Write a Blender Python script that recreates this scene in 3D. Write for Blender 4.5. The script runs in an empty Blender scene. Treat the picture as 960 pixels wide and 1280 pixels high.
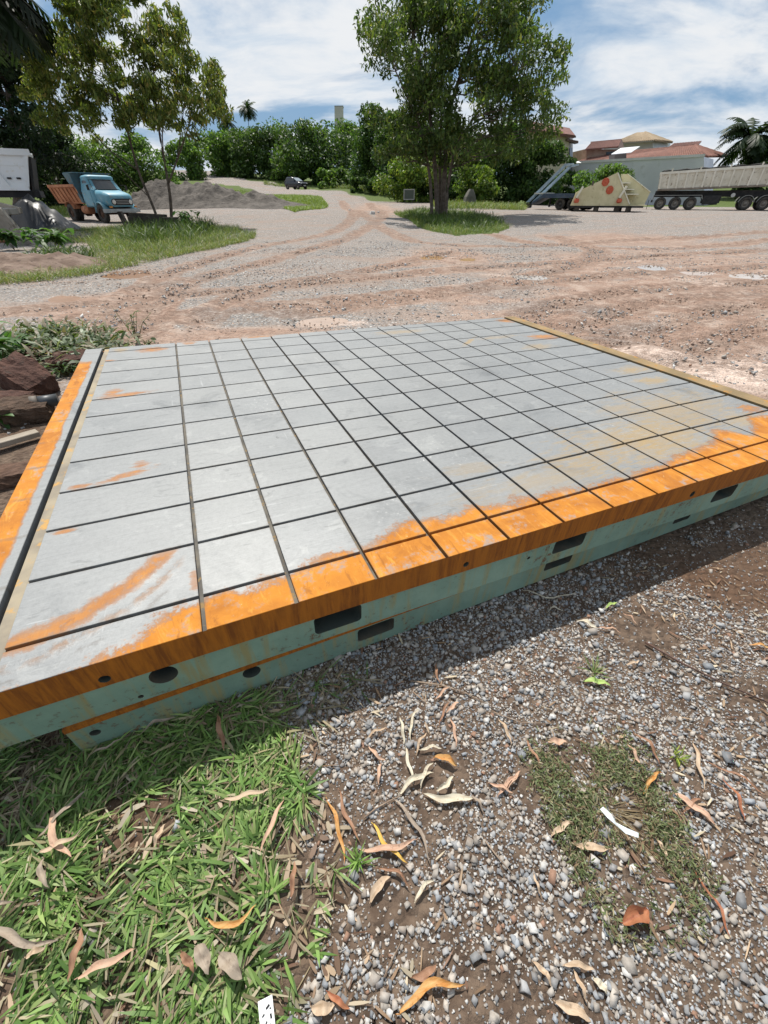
import bpy, math, random
import numpy as np
from mathutils import Vector, Matrix

# ------------------------------------------------------------------ camera, world, sun, exposure
random.seed(7)
rng = np.random.default_rng(7)
S = bpy.context.scene
COL = S.collection
F, HZ, CAMH = 504.9, 247.0, 1.56            # focal length in photo pixels, horizon row, eye height
PITCH = math.atan2(640 - HZ, F)
CP, SP = math.cos(PITCH), math.sin(PITCH)
cd = bpy.data.cameras.new('camera')
cd.sensor_fit = 'VERTICAL'; cd.sensor_height = 36.0; cd.lens = F / 1280 * 36.0
cd.clip_start = 0.03; cd.clip_end = 3000
cam = bpy.data.objects.new('camera', cd); COL.objects.link(cam)
cam.location = (0, 0, CAMH); cam.rotation_euler = (math.pi / 2 - PITCH, 0, 0)
S.camera = cam

SUN_EL, SUN_AZ = math.radians(62.5), math.radians(-21)     # azimuth clockwise from +Y (the view direction)
W = bpy.data.worlds.new('World'); S.world = W; W.use_nodes = True


class NT:
    """tiny helper for building node trees"""
    def __init__(s, tree, clear=True):
        s.t = tree
        if clear: tree.nodes.clear()
    def n(s, typ, ins=None, **props):
        nd = s.t.nodes.new(typ)
        for k, v in props.items(): setattr(nd, k, v)
        for k, v in (ins or {}).items(): s.set(nd, k, v)
        return nd
    def set(s, nd, k, v):
        sock = nd.inputs[k]
        if isinstance(v, bpy.types.NodeSocket): s.t.links.new(v, sock)
        elif isinstance(v, bpy.types.Node): s.t.links.new(v.outputs[0], sock)
        else:
            if isinstance(v, (tuple, list)) and len(v) == 3 and sock.type == 'RGBA': v = (*v, 1)
            sock.default_value = v
    def m(s, op, a, b=None, c=None, clamp=False):
        nd = s.n('ShaderNodeMath', operation=op, use_clamp=clamp)
        for i, v in enumerate((a, b, c)):
            if v is not None: s.set(nd, i, v)
        return nd.outputs[0]
    def mix(s, f, a, b, blend='MIX'):
        nd = s.n('ShaderNodeMix', data_type='RGBA', blend_type=blend)
        s.set(nd, 0, f); s.set(nd, 6, a); s.set(nd, 7, b)
        return nd.outputs[2]
    def noise(s, vec, scale, detail=4, rough=.55, dist=0.0, dim='3D'):
        nd = s.n('ShaderNodeTexNoise', {'Scale': scale, 'Detail': detail, 'Roughness': rough, 'Distortion': dist}, noise_dimensions=dim)
        if vec is not None: s.set(nd, 'Vector', vec)
        return nd.outputs[0]
    def noisec(s, vec, scale, detail=4):
        nd = s.n('ShaderNodeTexNoise', {'Scale': scale, 'Detail': detail})
        s.set(nd, 'Vector', vec); return nd.outputs[1]
    def step(s, x, a, b):
        nd = s.n('ShaderNodeMapRange', {1: a, 2: b, 3: 0.0, 4: 1.0}, interpolation_type='SMOOTHSTEP', clamp=True)
        s.set(nd, 0, x); return nd.outputs[0]
    def ramp(s, x, stops, interp='LINEAR'):
        nd = s.n('ShaderNodeValToRGB'); s.set(nd, 0, x)
        cr = nd.color_ramp; cr.interpolation = interp
        while len(cr.elements) < len(stops): cr.elements.new(.5)
        for e, (p, c) in zip(cr.elements, stops):
            e.position = p
            e.color = (c, c, c, 1) if isinstance(c, (int, float)) else (*c, 1)
        return nd.outputs[0]
    def map(s, vec, scale=(1, 1, 1), loc=(0, 0, 0), rot=(0, 0, 0)):
        nd = s.n('ShaderNodeMapping', {'Scale': scale, 'Location': loc, 'Rotation': rot}); s.set(nd, 0, vec)
        return nd.outputs[0]
    def bump(s, h, strength=.5, dist=.01, normal=None):
        nd = s.n('ShaderNodeBump', {'Strength': strength, 'Distance': dist}); s.set(nd, 'Height', h)
        if normal is not None: s.set(nd, 'Normal', normal)
        return nd.outputs[0]


w = NT(W.node_tree)
sky = w.n('ShaderNodeTexSky', sky_type='NISHITA', sun_disc=False, sun_elevation=SUN_EL, sun_rotation=SUN_AZ,
          altitude=300, air_density=1.0, dust_density=1.5, ozone_density=1.2)
tc = w.n('ShaderNodeTexCoord').outputs['Generated']
sx = w.n('ShaderNodeSeparateXYZ', {0: tc})
dz = w.m('ADD', w.m('MAXIMUM', sx.outputs[2], 0.0), .22)
px_ = w.m('DIVIDE', sx.outputs[0], dz); py_ = w.m('DIVIDE', sx.outputs[1], dz)
cv = w.n('ShaderNodeCombineXYZ', {0: px_, 1: py_, 2: 3.7}).outputs[0]
cn = w.noise(w.map(cv, (1.0, 1.25, 1), rot=(0, 0, .3)), 1.05, 7, .56, .35)
cn2 = w.noise(w.map(cv, (1.0, 1.6, 1), loc=(4.2, 1.7, 0)), 2.3, 6, .6, .4)
cover = w.step(cn, .38, .55)
thick = w.step(w.m('ADD', w.m('MULTIPLY', cn2, .75), w.m('MULTIPLY', cn, .35)), .42, .68)
ccol = w.mix(thick, (11.8, 13.6, 15.6), (16.8, 17.0, 17.2))
skyc = w.mix(.5, sky.outputs[0], (5.0, 9.8, 16.2))
fin = w.mix(w.m('MULTIPLY', cover, .93), skyc, ccol)
bg = w.n('ShaderNodeBackground', {'Color': fin, 'Strength': .047})
w.n('ShaderNodeOutputWorld', {0: bg})

sd = bpy.data.lights.new('sun', 'SUN'); sd.energy = 5.0; sd.angle = math.radians(.53); sd.color = (1, .955, .88)
sun = bpy.data.objects.new('sun', sd); COL.objects.link(sun)
sdir = Vector((math.sin(SUN_AZ) * math.cos(SUN_EL), math.cos(SUN_AZ) * math.cos(SUN_EL), math.sin(SUN_EL)))
sun.rotation_euler = sdir.to_track_quat('Z', 'Y').to_euler(); sun.location = sdir * 50

S.view_settings.view_transform = 'Standard'; S.view_settings.look = 'None'
S.view_settings.exposure = 0.18; S.view_settings.gamma = 1.0
S.render.engine = 'CYCLES'
S.cycles.max_bounces = 5; S.cycles.diffuse_bounces = 3; S.cycles.transparent_max_bounces = 6


# ------------------------------------------------------------------ pixel <-> place
def pt(u, v, Y):
    """point on the ray of photo pixel (u, v) at forward distance Y"""
    q = (v - 640) / F
    k = Y / (CP - q * SP)
    return Vector(((u - 480) / F * k, Y, CAMH + (-q * CP - SP) * k))

def project(x, y, z):
    z = z - CAMH
    zc = y * CP - z * SP
    yc = -y * SP - z * CP
    zc = np.where(zc > 1e-3, zc, 1e-3)
    return 480 + F * x / zc, 640 + F * yc / zc

def sstep(x, a, b):
    t = np.clip((x - a) / (b - a), 0, 1); return t * t * (3 - 2 * t)

def vnoise(x, y, seed=0):
    xi = np.floor(x).astype(np.int64); yi = np.floor(y).astype(np.int64)
    fx = x - xi; fy = y - yi
    fx = fx * fx * (3 - 2 * fx); fy = fy * fy * (3 - 2 * fy)
    def h(a, b):
        n = (a * 374761393 + b * 668265263 + seed * 974634421) & 0x7fffffff
        n = ((n ^ (n >> 13)) * 1274126177) & 0x7fffffff
        return ((n ^ (n >> 16)) & 0xffff) / 65535.0
    return (h(xi, yi) * (1 - fx) + h(xi + 1, yi) * fx) * (1 - fy) + (h(xi, yi + 1) * (1 - fx) + h(xi + 1, yi + 1) * fx) * fy

def fbm(x, y, oct=4, seed=0):
    s = 0; a = .5
    for i in range(oct):
        s = s + a * vnoise(x, y, seed + i * 17); x = x * 2.03 + 3.1; y = y * 2.03 + 1.7; a *= .5
    return s

# terrain: a gently tilted patch near the camera, then heights measured at far contact points
CTRL = [(550, 272, 36), (565, 290, 26), (135, 277, 35.5), (212, 288, 29.6), (365, 262, 43), (160, 262, 47), (690, 262, 50), (760, 265, 45),
        (825, 262, 54), (940, 264, 47), (371, 238, 80), (500, 253, 60), (250, 213, 118), (310, 221, 104), (330, 246, 62), (270, 232, 75),
        (430, 235, 88), (350, 226, 98), (560, 254, 58), (640, 256, 58), (800, 257, 75), (900, 258, 68), (60, 264, 50), (20, 268, 60),
        (440, 262, 47), (200, 226, 85)]
CP3 = [tuple(pt(*c)) for c in CTRL]
for a in range(-80, 81, 16):
    for r in (15, 21): CP3.append((r * math.sin(math.radians(a)), r * math.cos(math.radians(a)), 0.0))
    if abs(a) > 50: CP3.append((45 * math.sin(math.radians(a)), 45 * math.cos(math.radians(a)), .4))
for a in range(100, 261, 20): CP3.append((30 * math.sin(math.radians(a)), 30 * math.cos(math.radians(a)), 0.0))
for a in range(-90, 91, 15): CP3.append((260 * math.sin(math.radians(a)), 260 * math.cos(math.radians(a)), 9 if a < 20 else 4))
CP3 = np.array(CP3)

def terr(x, y):
    x = np.asarray(x, float); y = np.asarray(y, float); shp = x.shape
    x = x.ravel(); y = y.ravel()
    r = np.hypot(x, y)
    g0 = .056 - .024 * (x + 1.272) - .0144 * (y - .482)
    num = np.zeros_like(x); den = np.zeros_like(x)
    for cx, cy, cz in CP3:
        d = np.hypot(x - cx, y - cy) / (4 + .12 * np.hypot(cx, cy))
        wgt = 1 / (d ** 3.2 + .002); num += wgt * cz; den += wgt
    w_ = sstep(r, 7, 15)
    return (g0 * (1 - w_) + num / den * w_).reshape(shp)

def tz(x, y): return float(terr(np.array([x]), np.array([y]))[0])

def gp(u, v, dz=0.0):
    """point of the terrain seen at photo pixel (u, v)"""
    q = (v - 640) / F
    d = Vector(((u - 480) / F, CP - q * SP, -q * CP - SP))
    lo, hi = .3, None
    ts = np.geomspace(.3, 400, 700)
    zz = CAMH + d.z * ts - terr(d.x * ts, d.y * ts)
    k = np.where(zz < 0)[0]
    if len(k) == 0: t = 200
    else:
        i = k[0]
        if i == 0: t = ts[0]
        else: t = ts[i - 1] + (ts[i] - ts[i - 1]) * zz[i - 1] / (zz[i - 1] - zz[i])
    p = d * float(t); p.z = tz(p.x, p.y) + dz
    return p


# ------------------------------------------------------------------ object helpers
def link(o, parent=None):
    COL.objects.link(o)
    if parent is not None: o.parent = parent
    return o

def tag(o, label=None, cat=None, group=None, kind=None):
    if label: o['label'] = label
    if cat: o['category'] = cat
    if group: o['group'] = group
    if kind: o['kind'] = kind
    return o

def thing(name, label, cat, loc=(0, 0, 0), rz=0.0, group=None):
    o = bpy.data.objects.new(name, None); o.empty_display_size = .1
    o.location = loc; o.rotation_euler = (0, 0, rz)
    return tag(link(o), label, cat, group)

def mesh_np(name, V, Q=None, T=None, mat=None, parent=None, col=None, smooth=False, mats=None, midx=None):
    """fast mesh from numpy arrays of quads and / or triangles"""
    V = np.asarray(V, np.float32)
    me = bpy.data.meshes.new(name)
    nq = 0 if Q is None else len(Q); nt = 0 if T is None else len(T)
    loops = np.concatenate([np.asarray(a, np.int32).ravel() for a in (Q, T) if a is not None])
    me.vertices.add(len(V)); me.vertices.foreach_set('co', V.ravel())
    me.loops.add(len(loops)); me.loops.foreach_set('vertex_index', loops)
    me.polygons.add(nq + nt)
    st = np.concatenate([np.arange(nq) * 4, nq * 4 + np.arange(nt) * 3]).astype(np.int32)
    me.polygons.foreach_set('loop_start', st)
    if smooth: me.polygons.foreach_set('use_smooth', np.ones(nq + nt, bool))
    me.update(calc_edges=True)
    if col is not None:
        a = me.color_attributes.new('col', 'FLOAT_COLOR', 'POINT')
        c = np.ones((len(V), 4), np.float32); c[:, :3] = col
        a.data.foreach_set('color', c.ravel())
    if mat: me.materials.append(mat)
    return link(bpy.data.objects.new(name, me), parent)

class MB:
    """collects shapes and links them as ONE mesh object"""
    def __init__(s): s.v = []; s.f = []; s.sm = []
    def add(s, vs, fs, smooth=False):
        b = len(s.v); s.v += [tuple(p) for p in vs]; s.f += [tuple(i + b for i in f) for f in fs]; s.sm += [smooth] * len(fs)
        return s
    def box(s, c, d, R=None, bev=0.0):
        x, y, z = d[0] / 2, d[1] / 2, d[2] / 2
        if bev <= 0:
            vs = [(i, j, k) for i in (-x, x) for j in (-y, y) for k in (-z, z)]
            fs = [(0, 1, 3, 2), (4, 6, 7, 5), (0, 4, 5, 1), (2, 3, 7, 6), (0, 2, 6, 4), (1, 5, 7, 3)]
        else:
            b = min(bev, x * .9, y * .9, z * .9)
            vs = []; fs = []
            for kz, sc in ((-z, b), (-z + b, 0), (z - b, 0), (z, b)):
                vs += [(-x + sc, -y + sc, kz), (x - sc, -y + sc, kz), (x - sc, y - sc, kz), (-x + sc, y - sc, kz)]
            fs = [(3, 2, 1, 0), (12, 13, 14, 15)]
            for l in range(3):
                for i in range(4):
                    a = l * 4 + i; c2 = l * 4 + (i + 1) % 4; fs.append((a, c2, c2 + 4, a + 4))
        M = R or Matrix.Identity(3); c = Vector(c)
        return s.add([M @ Vector(p) + c for p in vs], fs)
    def span(s, a, b, bev=0.0):
        return s.box([(a[i] + b[i]) / 2 for i in range(3)], [abs(b[i] - a[i]) for i in range(3)], None, bev)
    def tube(s, path, r, n=8, cap=True, smooth=True):
        path = [Vector(p) for p in path]
        rs = r if isinstance(r, (list, tuple)) else [r] * len(path)
        vs = []; fs = []
        up = Vector((0, 0, 1))
        for i, p in enumerate(path):
            t = (path[min(i + 1, len(path) - 1)] - path[max(i - 1, 0)])
            t = t.normalized() if t.length > 1e-9 else Vector((0, 0, 1))
            a = t.cross(up)
            if a.length < .1: a = t.cross(Vector((1, 0, 0)))
            a.normalize(); b = a.cross(t)
            vs += [p + (a * math.cos(k / n * math.tau) + b * math.sin(k / n * math.tau)) * rs[i] for k in range(n)]
        for i in range(len(path) - 1):
            for k in range(n):
                fs.append((i * n + k, i * n + (k + 1) % n, (i + 1) * n + (k + 1) % n, (i + 1) * n + k))
        s.add(vs, fs, smooth)
        if cap:
            b = len(s.v) - len(vs)
            s.f.append(tuple(b + k for k in reversed(range(n)))); s.sm.append(False)
            s.f.append(tuple(b + len(vs) - n + k for k in range(n))); s.sm.append(False)
        return s
    def cyl(s, p0, p1, r, n=16, r1=None): return s.tube([p0, p1], [r, r if r1 is None else r1], n)
    def prism(s, poly, off):
        """planar polygon (3-D points) pushed along off"""
        n = len(poly); off = Vector(off)
        vs = [Vector(p) for p in poly] + [Vector(p) + off for p in poly]
        fs = [tuple(reversed(range(n))), tuple(range(n, 2 * n))] + [(i, (i + 1) % n, n + (i + 1) % n, n + i) for i in range(n)]
        return s.add(vs, fs)
    def loft(s, secs, smooth=True, cap=True):
        n = len(secs[0]); vs = [p for sec in secs for p in sec]; fs = []
        for i in range(len(secs) - 1):
            for k in range(n):
                fs.append((i * n + k, i * n + (k + 1) % n, (i + 1) * n + (k + 1) % n, (i + 1) * n + k))
        s.add(vs, fs, smooth)
        if cap:
            b = len(s.v) - len(vs)
            s.f.append(tuple(b + k for k in reversed(range(n)))); s.sm.append(False)
            s.f.append(tuple(b + len(vs) - n + k for k in range(n))); s.sm.append(False)
        return s
    def lathe(s, prof, c, axis='Y', n=24, smooth=True):
        """prof: (axial, radius) pairs, closed ring if the first and last coincide"""
        vs = []; fs = []; m = len(prof)
        for k in range(n):
            a = k / n * math.tau
            for h, r in prof:
                p = (r * math.cos(a), h, r * math.sin(a)) if axis == 'Y' else (r * math.cos(a), r * math.sin(a), h)
                vs.append((p[0] + c[0], p[1] + c[1], p[2] + c[2]))
        for k in range(n):
            for j in range(m - 1):
                a = k * m + j; b = ((k + 1) % n) * m + j
                fs.append((a, a + 1, b + 1, b))
        return s.add(vs, fs, smooth)
    def build(s, name, mat, parent=None):
        me = bpy.data.meshes.new(name)
        me.from_pydata(s.v, [], s.f)
        me.polygons.foreach_set('use_smooth', s.sm)
        me.materials.append(mat); me.update()
        return link(bpy.data.objects.new(name, me), parent)

def rrect(x0, x1, y0, y1, r, z, n=4, plane='Z'):
    pts = []
    for cx, cy, a0 in ((x1 - r, y1 - r, 0), (x0 + r, y1 - r, 1), (x0 + r, y0 + r, 2), (x1 - r, y0 + r, 3)):
        for k in range(n + 1):
            a = (a0 + k / n) * math.pi / 2
            pts.append((cx + r * math.cos(a), cy + r * math.sin(a)))
    if plane == 'Z': return [(p[0], p[1], z) for p in pts]
    return [(z, p[0], p[1]) for p in pts]      # plane X: (y, z) outline at x = z

def copy_obj(o, parent, loc=None):
    c = o.copy(); COL.objects.link(c); c.parent = parent
    if loc is not None: c.location = loc
    for ch in o.children: copy_obj(ch, c)
    return c


# ------------------------------------------------------------------ materials
MATS = {}
def mat(name, c1, c2=None, scale=4.0, rough=.7, metal=0.0, bump=.0, bscale=None, spec=.4, c3=None, detail=5, bdist=.01):
    if name in MATS: return MATS[name]
    m = bpy.data.materials.new(name); m.use_nodes = True; t = NT(m.node_tree)
    co = t.n('ShaderNodeTexCoord').outputs['Object']
    col = (*c1, 1)
    if c2 is not None:
        col = t.mix(t.step(t.noise(co, scale, detail), .35, .65), c1, c2)
    if c3 is not None:
        col = t.mix(t.step(t.noise(co, scale * 2.7, 6, .65), .55, .66), col, c3)
    ins = {'Base Color': col, 'Roughness': rough, 'Metallic': metal, 'Specular IOR Level': spec}
    if bump: ins['Normal'] = t.bump(t.noise(co, bscale or scale * 4, 6, .6), bump, bdist)
    b = t.n('ShaderNodeBsdfPrincipled', ins)
    t.n('ShaderNodeOutputMaterial', {0: b}); MATS[name] = m
    return m

def leafmat(name, trans=.35, rough=.5, tint=(1.2, 1.25, .55)):
    if name in MATS: return MATS[name]
    m = bpy.data.materials.new(name); m.use_nodes = True; t = NT(m.node_tree)
    a = t.n('ShaderNodeAttribute', attribute_name='col').outputs['Color']
    p = t.n('ShaderNodeBsdfPrincipled', {'Base Color': a, 'Roughness': rough, 'Specular IOR Level': .35})
    tr = t.n('ShaderNodeBsdfTranslucent', {'Color': t.mix(1.0, a, tint, 'MULTIPLY')})
    mx = t.n('ShaderNodeMixShader', {0: trans, 1: p, 2: tr})
    t.n('ShaderNodeOutputMaterial', {0: mx}); MATS[name] = m
    return m

LEAF = leafmat('foliage', .42); GRASS = leafmat('grass_blades', .3, .5)
BARK = mat('bark', (.09, .07, .055), (.16, .13, .105), 6, .9, bump=.6, bscale=14)
BLACK = mat('black_rubber', (.018, .017, .016), (.045, .04, .036), 3, .85)
STEELD = mat('dark_steel', (.025, .026, .028), (.06, .055, .05), 3, .6)

# ------------------------------------------------------------------ ground
def smooth_path(P, n=10):
    P = [np.array(p, float) for p in P]; out = []
    for i in range(len(P) - 1):
        p0 = P[max(i - 1, 0)]; p1 = P[i]; p2 = P[i + 1]; p3 = P[min(i + 2, len(P) - 1)]
        for k in range(n):
            t = k / n
            out.append(.5 * (2 * p1 + (p2 - p0) * t + (2 * p0 - 5 * p1 + 4 * p2 - p3) * t * t + (3 * p1 - p0 - 3 * p2 + p3) * t ** 3))
    out.append(P[-1]); return np.array(out)

TRACKS_PX = [
    [(60, 424), (150, 380), (230, 335), (330, 308), (420, 288), (442, 266), (425, 250)],
    [(170, 420), (240, 352), (380, 314), (450, 290), (478, 270), (462, 254)],
    [(0, 392), (200, 372), (420, 352), (640, 332), (959, 312)],
    [(140, 404), (380, 380), (620, 358), (800, 342), (959, 334)],
    [(640, 402), (760, 368), (959, 352)],
    [(690, 296), (745, 313), (700, 338), (560, 366), (360, 392)],
    [(610, 292), (660, 303), (800, 312), (959, 300)],
    [(760, 440), (860, 398), (959, 380)],
    [(840, 462), (900, 428), (959, 408)],
    [(440, 262), (500, 296), (620, 308), (800, 300), (959, 290)],
    [(250, 400), (330, 362), (470, 336), (560, 316)],
    [(700, 420), (800, 382), (959, 366)],
    [(660, 404), (830, 430), (959, 470)],
]
TRACKS = [smooth_path([gp(*q)[:2] for q in tr], 8) for tr in TRACKS_PX]

def track_field(x, y):
    """distance to the nearest wheel rut, and the length along it"""
    best = np.full(x.shape, 99.0); along = np.zeros(x.shape)
    for P in TRACKS:
        acc = 0.0
        for a, b in zip(P[:-1], P[1:]):
            d = b - a; L = np.hypot(*d)
            if L < 1e-6: continue
            t = np.clip(((x - a[0]) * d[0] + (y - a[1]) * d[1]) / (L * L), 0, 1)
            dist = np.hypot(x - a[0] - d[0] * t, y - a[1] - d[1] * t)
            k = dist < best; best[k] = dist[k]; along[k] = (acc + t * L)[k]
            acc += L
    return best, along

def ell(x, y, px, soft=.5):
    """1 inside an ellipse given by centre / right / top pixels on the ground, fading to 0"""
    c = gp(*px[0]); a = gp(*px[1]); b = gp(*px[2])
    M = np.array([[a.x - c.x, b.x - c.x], [a.y - c.y, b.y - c.y]])
    I = np.linalg.inv(M)
    u = I[0, 0] * (x - c.x) + I[0, 1] * (y - c.y); v = I[1, 0] * (x - c.x) + I[1, 1] * (y - c.y)
    r = np.hypot(u, v) + (fbm(x * 1.3 + 5, y * 1.3, 3, 9) - .45) * .7
    return 1 - sstep(r, 1 - soft, 1 + soft * .4)

def in_poly(u, v, poly):
    ins = np.zeros(u.shape, bool); n = len(poly)
    for i in range(n):
        x0, y0 = poly[i]; x1, y1 = poly[(i + 1) % n]
        k = ((y0 > v) != (y1 > v)) & (u < (x1 - x0) * (v - y0) / (y1 - y0 + 1e-9) + x0)
        ins ^= k
    return ins

def relief(x, y):
    r = np.hypot(x, y)
    z = (fbm(x * 3.1, y * 3.1, 3, 3) - .45) * .03 * sstep(r, .1, 1.2)
    z = z + (fbm(x * .55, y * .55, 3, 21) - .45) * .09 * sstep(r, 7, 18)
    z = z + (fbm(x * 9, y * 9, 2, 5) - .4) * .012
    return z

def gh(x, y):
    x = np.asarray(x, float); y = np.asarray(y, float)
    return terr(x, y) + relief(x, y)

PUDDLES = []
def puddle_spec(px, col, rough=.06):
    c = gp(*px[0]); a = gp(*px[1]); b = gp(*px[2])
    lvl = float(gh(np.array([c.x]), np.array([c.y]))[0]) - .008
    PUDDLES.append((c, a - c, b - c, lvl, col, rough))
puddle_spec([(402, 402), (432, 401), (402, 396)], (.42, .30, .22), .25)
puddle_spec([(664, 346), (690, 347), (664, 343)], (.50, .43, .37), .12)
puddle_spec([(815, 334), (834, 335), (815, 331)], (.50, .45, .40), .1)
puddle_spec([(878, 341), (905, 342), (878, 339)], (.52, .42, .36), .2)
puddle_spec([(942, 345), (975, 346), (942, 342)], (.52, .44, .38), .15)
puddle_spec([(160, 342), (193, 340), (160, 337)], (.24, .12, .055), .3)
puddle_spec([(80, 373), (102, 372), (80, 369)], (.27, .16, .10), .4)
puddle_spec([(540, 322), (556, 322), (540, 319.5)], (.36, .21, .09), .3)
puddle_spec([(585, 325), (597, 325), (585, 323)], (.36, .22, .10), .3)

def build_ground():
    fine = np.radians(np.linspace(-66, 66, 520))
    coarse = np.radians(np.linspace(66, 294, 46))[1:-1]
    th = np.concatenate([fine, coarse]); na = len(th)
    rr = np.concatenate([np.geomspace(.03, 60, 430), np.geomspace(60, 1500, 40)[1:]])
    TH, RR = np.meshgrid(th, rr)
    x = (RR * np.sin(TH)).ravel(); y = (RR * np.cos(TH)).ravel()
    z = gh(x, y)
    sel = (np.hypot(x, y) < 60) & (y > 2)
    d = np.full(x.shape, 99.0); al = np.zeros(x.shape)
    d[sel], al[sel] = track_field(x[sel], y[sel])
    dd = d + (fbm(x * 2.2, y * 2.2, 3, 31) - .45) * .3
    tr = np.exp(-(dd / .24) ** 2)
    rim = np.exp(-((np.abs(dd) - .36) / .12) ** 2)
    tread = .5 + .5 * np.sin(al * math.tau / .13)
    z = z - tr * .035 + rim * .03 * (.4 + fbm(x * 5, y * 5, 2, 8)) + tr * tread * .016
    trk = np.clip(tr * 1.0 + rim * .7, 0, 1)
    for c, ea, eb, lvl, _, _ in PUDDLES:
        I = np.linalg.inv(np.array([[ea.x, eb.x], [ea.y, eb.y]]))
        pu = I[0, 0] * (x - c.x) + I[0, 1] * (y - c.y); pv = I[1, 0] * (x - c.x) + I[1, 1] * (y - c.y)
        pr = np.hypot(pu, pv) + (fbm(x * 2.6, y * 2.6, 3, 77) - .45) * .7
        k = 1 - sstep(pr, .8, 1.7)
        shore = lvl + (pr - 1.0) * .035
        z = np.where(k > 0, z * (1 - k) + shore * k, z); z = np.where((pr > 1.0) & (pr < 1.8), np.maximum(z, lvl + .004), z)
    clay = np.zeros_like(x)
    for px in (((820, 350), (1150, 350), (820, 300)), ((300, 420), (460, 412), (300, 402)), ((780, 300), (960, 305), (780, 288)),
               ((120, 385), (230, 385), (120, 360)), ((470, 262), (520, 262), (470, 253)), ((860, 460), (1100, 470), (860, 400)), ((560, 320), (660, 322), (560, 306))):
        clay = np.maximum(clay, ell(x, y, px, .8))
    pale = np.zeros_like(x)
    for px, q in ((((905, 462), (1130, 492), (862, 438)), 1.7), (((620, 344), (680, 346), (620, 340)), .55), (((870, 352), (960, 356), (870, 345)), .6), (((420, 404), (520, 402), (420, 399)), .6)):
        pale = np.maximum(pale, q * ell(x, y, px, .9))
    soil = np.zeros_like(x)
    for px in (((930, 700), (1080, 700), (930, 610)), ((560, 960), (640, 960), (560, 900)), ((815, 800), (900, 820), (815, 750)),
               ((30, 560), (110, 560), (30, 430)), ((60, 930), (330, 900), (60, 840)), ((900, 640), (1100, 640), (900, 570))):  # soil under the plate's left end also darkens the shadow there by colour
        soil = np.maximum(soil, ell(x, y, px, .7))
    near = 1 - sstep(np.hypot(x, y * .9), 3.0, 4.6)
    rd = smooth_path([gp(*q)[:2] for q in ((600, 300), (520, 275), (470, 262), (430, 252), (400, 243.5), (371, 239), (310, 230), (262, 223), (240, 214), (236, 206))], 8)
    rdist = np.full(x.shape, 99.0)
    for a_, b_ in zip(rd[:-1], rd[1:]):
        e_ = b_ - a_; tt = np.clip(((x - a_[0]) * e_[0] + (y - a_[1]) * e_[1]) / max(1e-9, e_ @ e_), 0, 1)
        rdist = np.minimum(rdist, np.hypot(x - a_[0] - e_[0] * tt, y - a_[1] - e_[1] * tt))
    wob = (fbm(x * .35, y * .35, 3, 55) - .45) * 5
    grn = sstep(y + wob, 60, 65) * sstep(rdist + wob * .3, 4.2, 5.6)
    for poly in ([(262, 236), (310, 241), (400, 247), (411, 258), (368, 265), (345, 254), (262, 242)], [(30, 268), (105, 273), (98, 248), (40, 248)], [(540, 255), (660, 257), (655, 262), (545, 261)], [(492, 266), (530, 262), (590, 266), (638, 284), (622, 291), (570, 295), (522, 284)]):
        P_ = [tuple(gp(*q))[:2] for q in poly]
        grn = np.maximum(grn, in_poly(x, y, P_) * .9)
    V = np.c_[x, y, z]
    V = np.vstack([V, [[0, 0, tz(0, 0)]]])
    nr = len(rr)
    i = np.arange(nr - 1)[:, None] * na; k = np.arange(na)[None, :]; k2 = (k + 1) % na
    Q = np.stack([i + k, i + k2, i + na + k2, i + na + k], -1).reshape(-1, 4)[:, ::-1]
    T = np.stack([np.full(na, nr * na), (np.arange(na) + 1) % na, np.arange(na)], -1)
    m = bpy.data.materials.new('yard_ground'); m.use_nodes = True; t = NT(m.node_tree)
    co = t.n('ShaderNodeTexCoord').outputs['Object']
    at = t.n('ShaderNodeAttribute', attribute_name='zones').outputs
    sp = t.n('ShaderNodeSeparateColor', {0: at['Color']})
    aclay, apale, asoil = sp.outputs[0], sp.outputs[1], sp.outputs[2]
    atr = t.n('ShaderNodeAttribute', attribute_name='track').outputs['Fac']
    anr = t.n('ShaderNodeAttribute', attribute_name='near').outputs['Fac']
    n1 = t.noise(co, .55, 6, .6); n2 = t.noise(co, 2.6, 6, .62); n3 = t.noise(co, 14, 6, .65); n4 = t.noise(co, 60, 5, .7)
    # gravel speckle: little stones of several greys, embedded in dust
    vo = t.n('ShaderNodeTexVoronoi', {'Vector': co, 'Scale': 34.0, 'Randomness': 1.0})
    vs = t.n('ShaderNodeSeparateColor', {0: vo.outputs['Color']})
    stone = t.ramp(vs.outputs[0], [(0, (.10, .098, .095)), (.35, (.19, .185, .18)), (.7, (.30, .285, .27)), (.93, (.40, .375, .345)), (1, (.62, .59, .56))])
    vo2 = t.n('ShaderNodeTexVoronoi', {'Vector': co, 'Scale': 85.0, 'Randomness': 1.0})
    vs2 = t.n('ShaderNodeSeparateColor', {0: vo2.outputs['Color']})
    stone2 = t.ramp(vs2.outputs[0], [(0, (.13, .115, .10)), (.5, (.24, .215, .19)), (1, (.42, .39, .36))])
    dust = t.mix(n2, (.25, .18, .138), (.375, .285, .225))
    isst = t.step(t.m('ADD', vs.outputs[1], t.m('MULTIPLY', n3, .55)), .62, .78)
    grav = t.mix(isst, t.mix(t.step(n4, .4, .62), dust, stone2), stone)
    clayc = t.mix(t.step(n3, .35, .65), (.24, .145, .102), (.385, .255, .19))
    clayc = t.mix(t.step(n2, .42, .7), clayc, (.44, .335, .27))
    palec = t.mix(t.step(n3, .3, .7), (.54, .41, .335), (.68, .555, .475))
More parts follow.
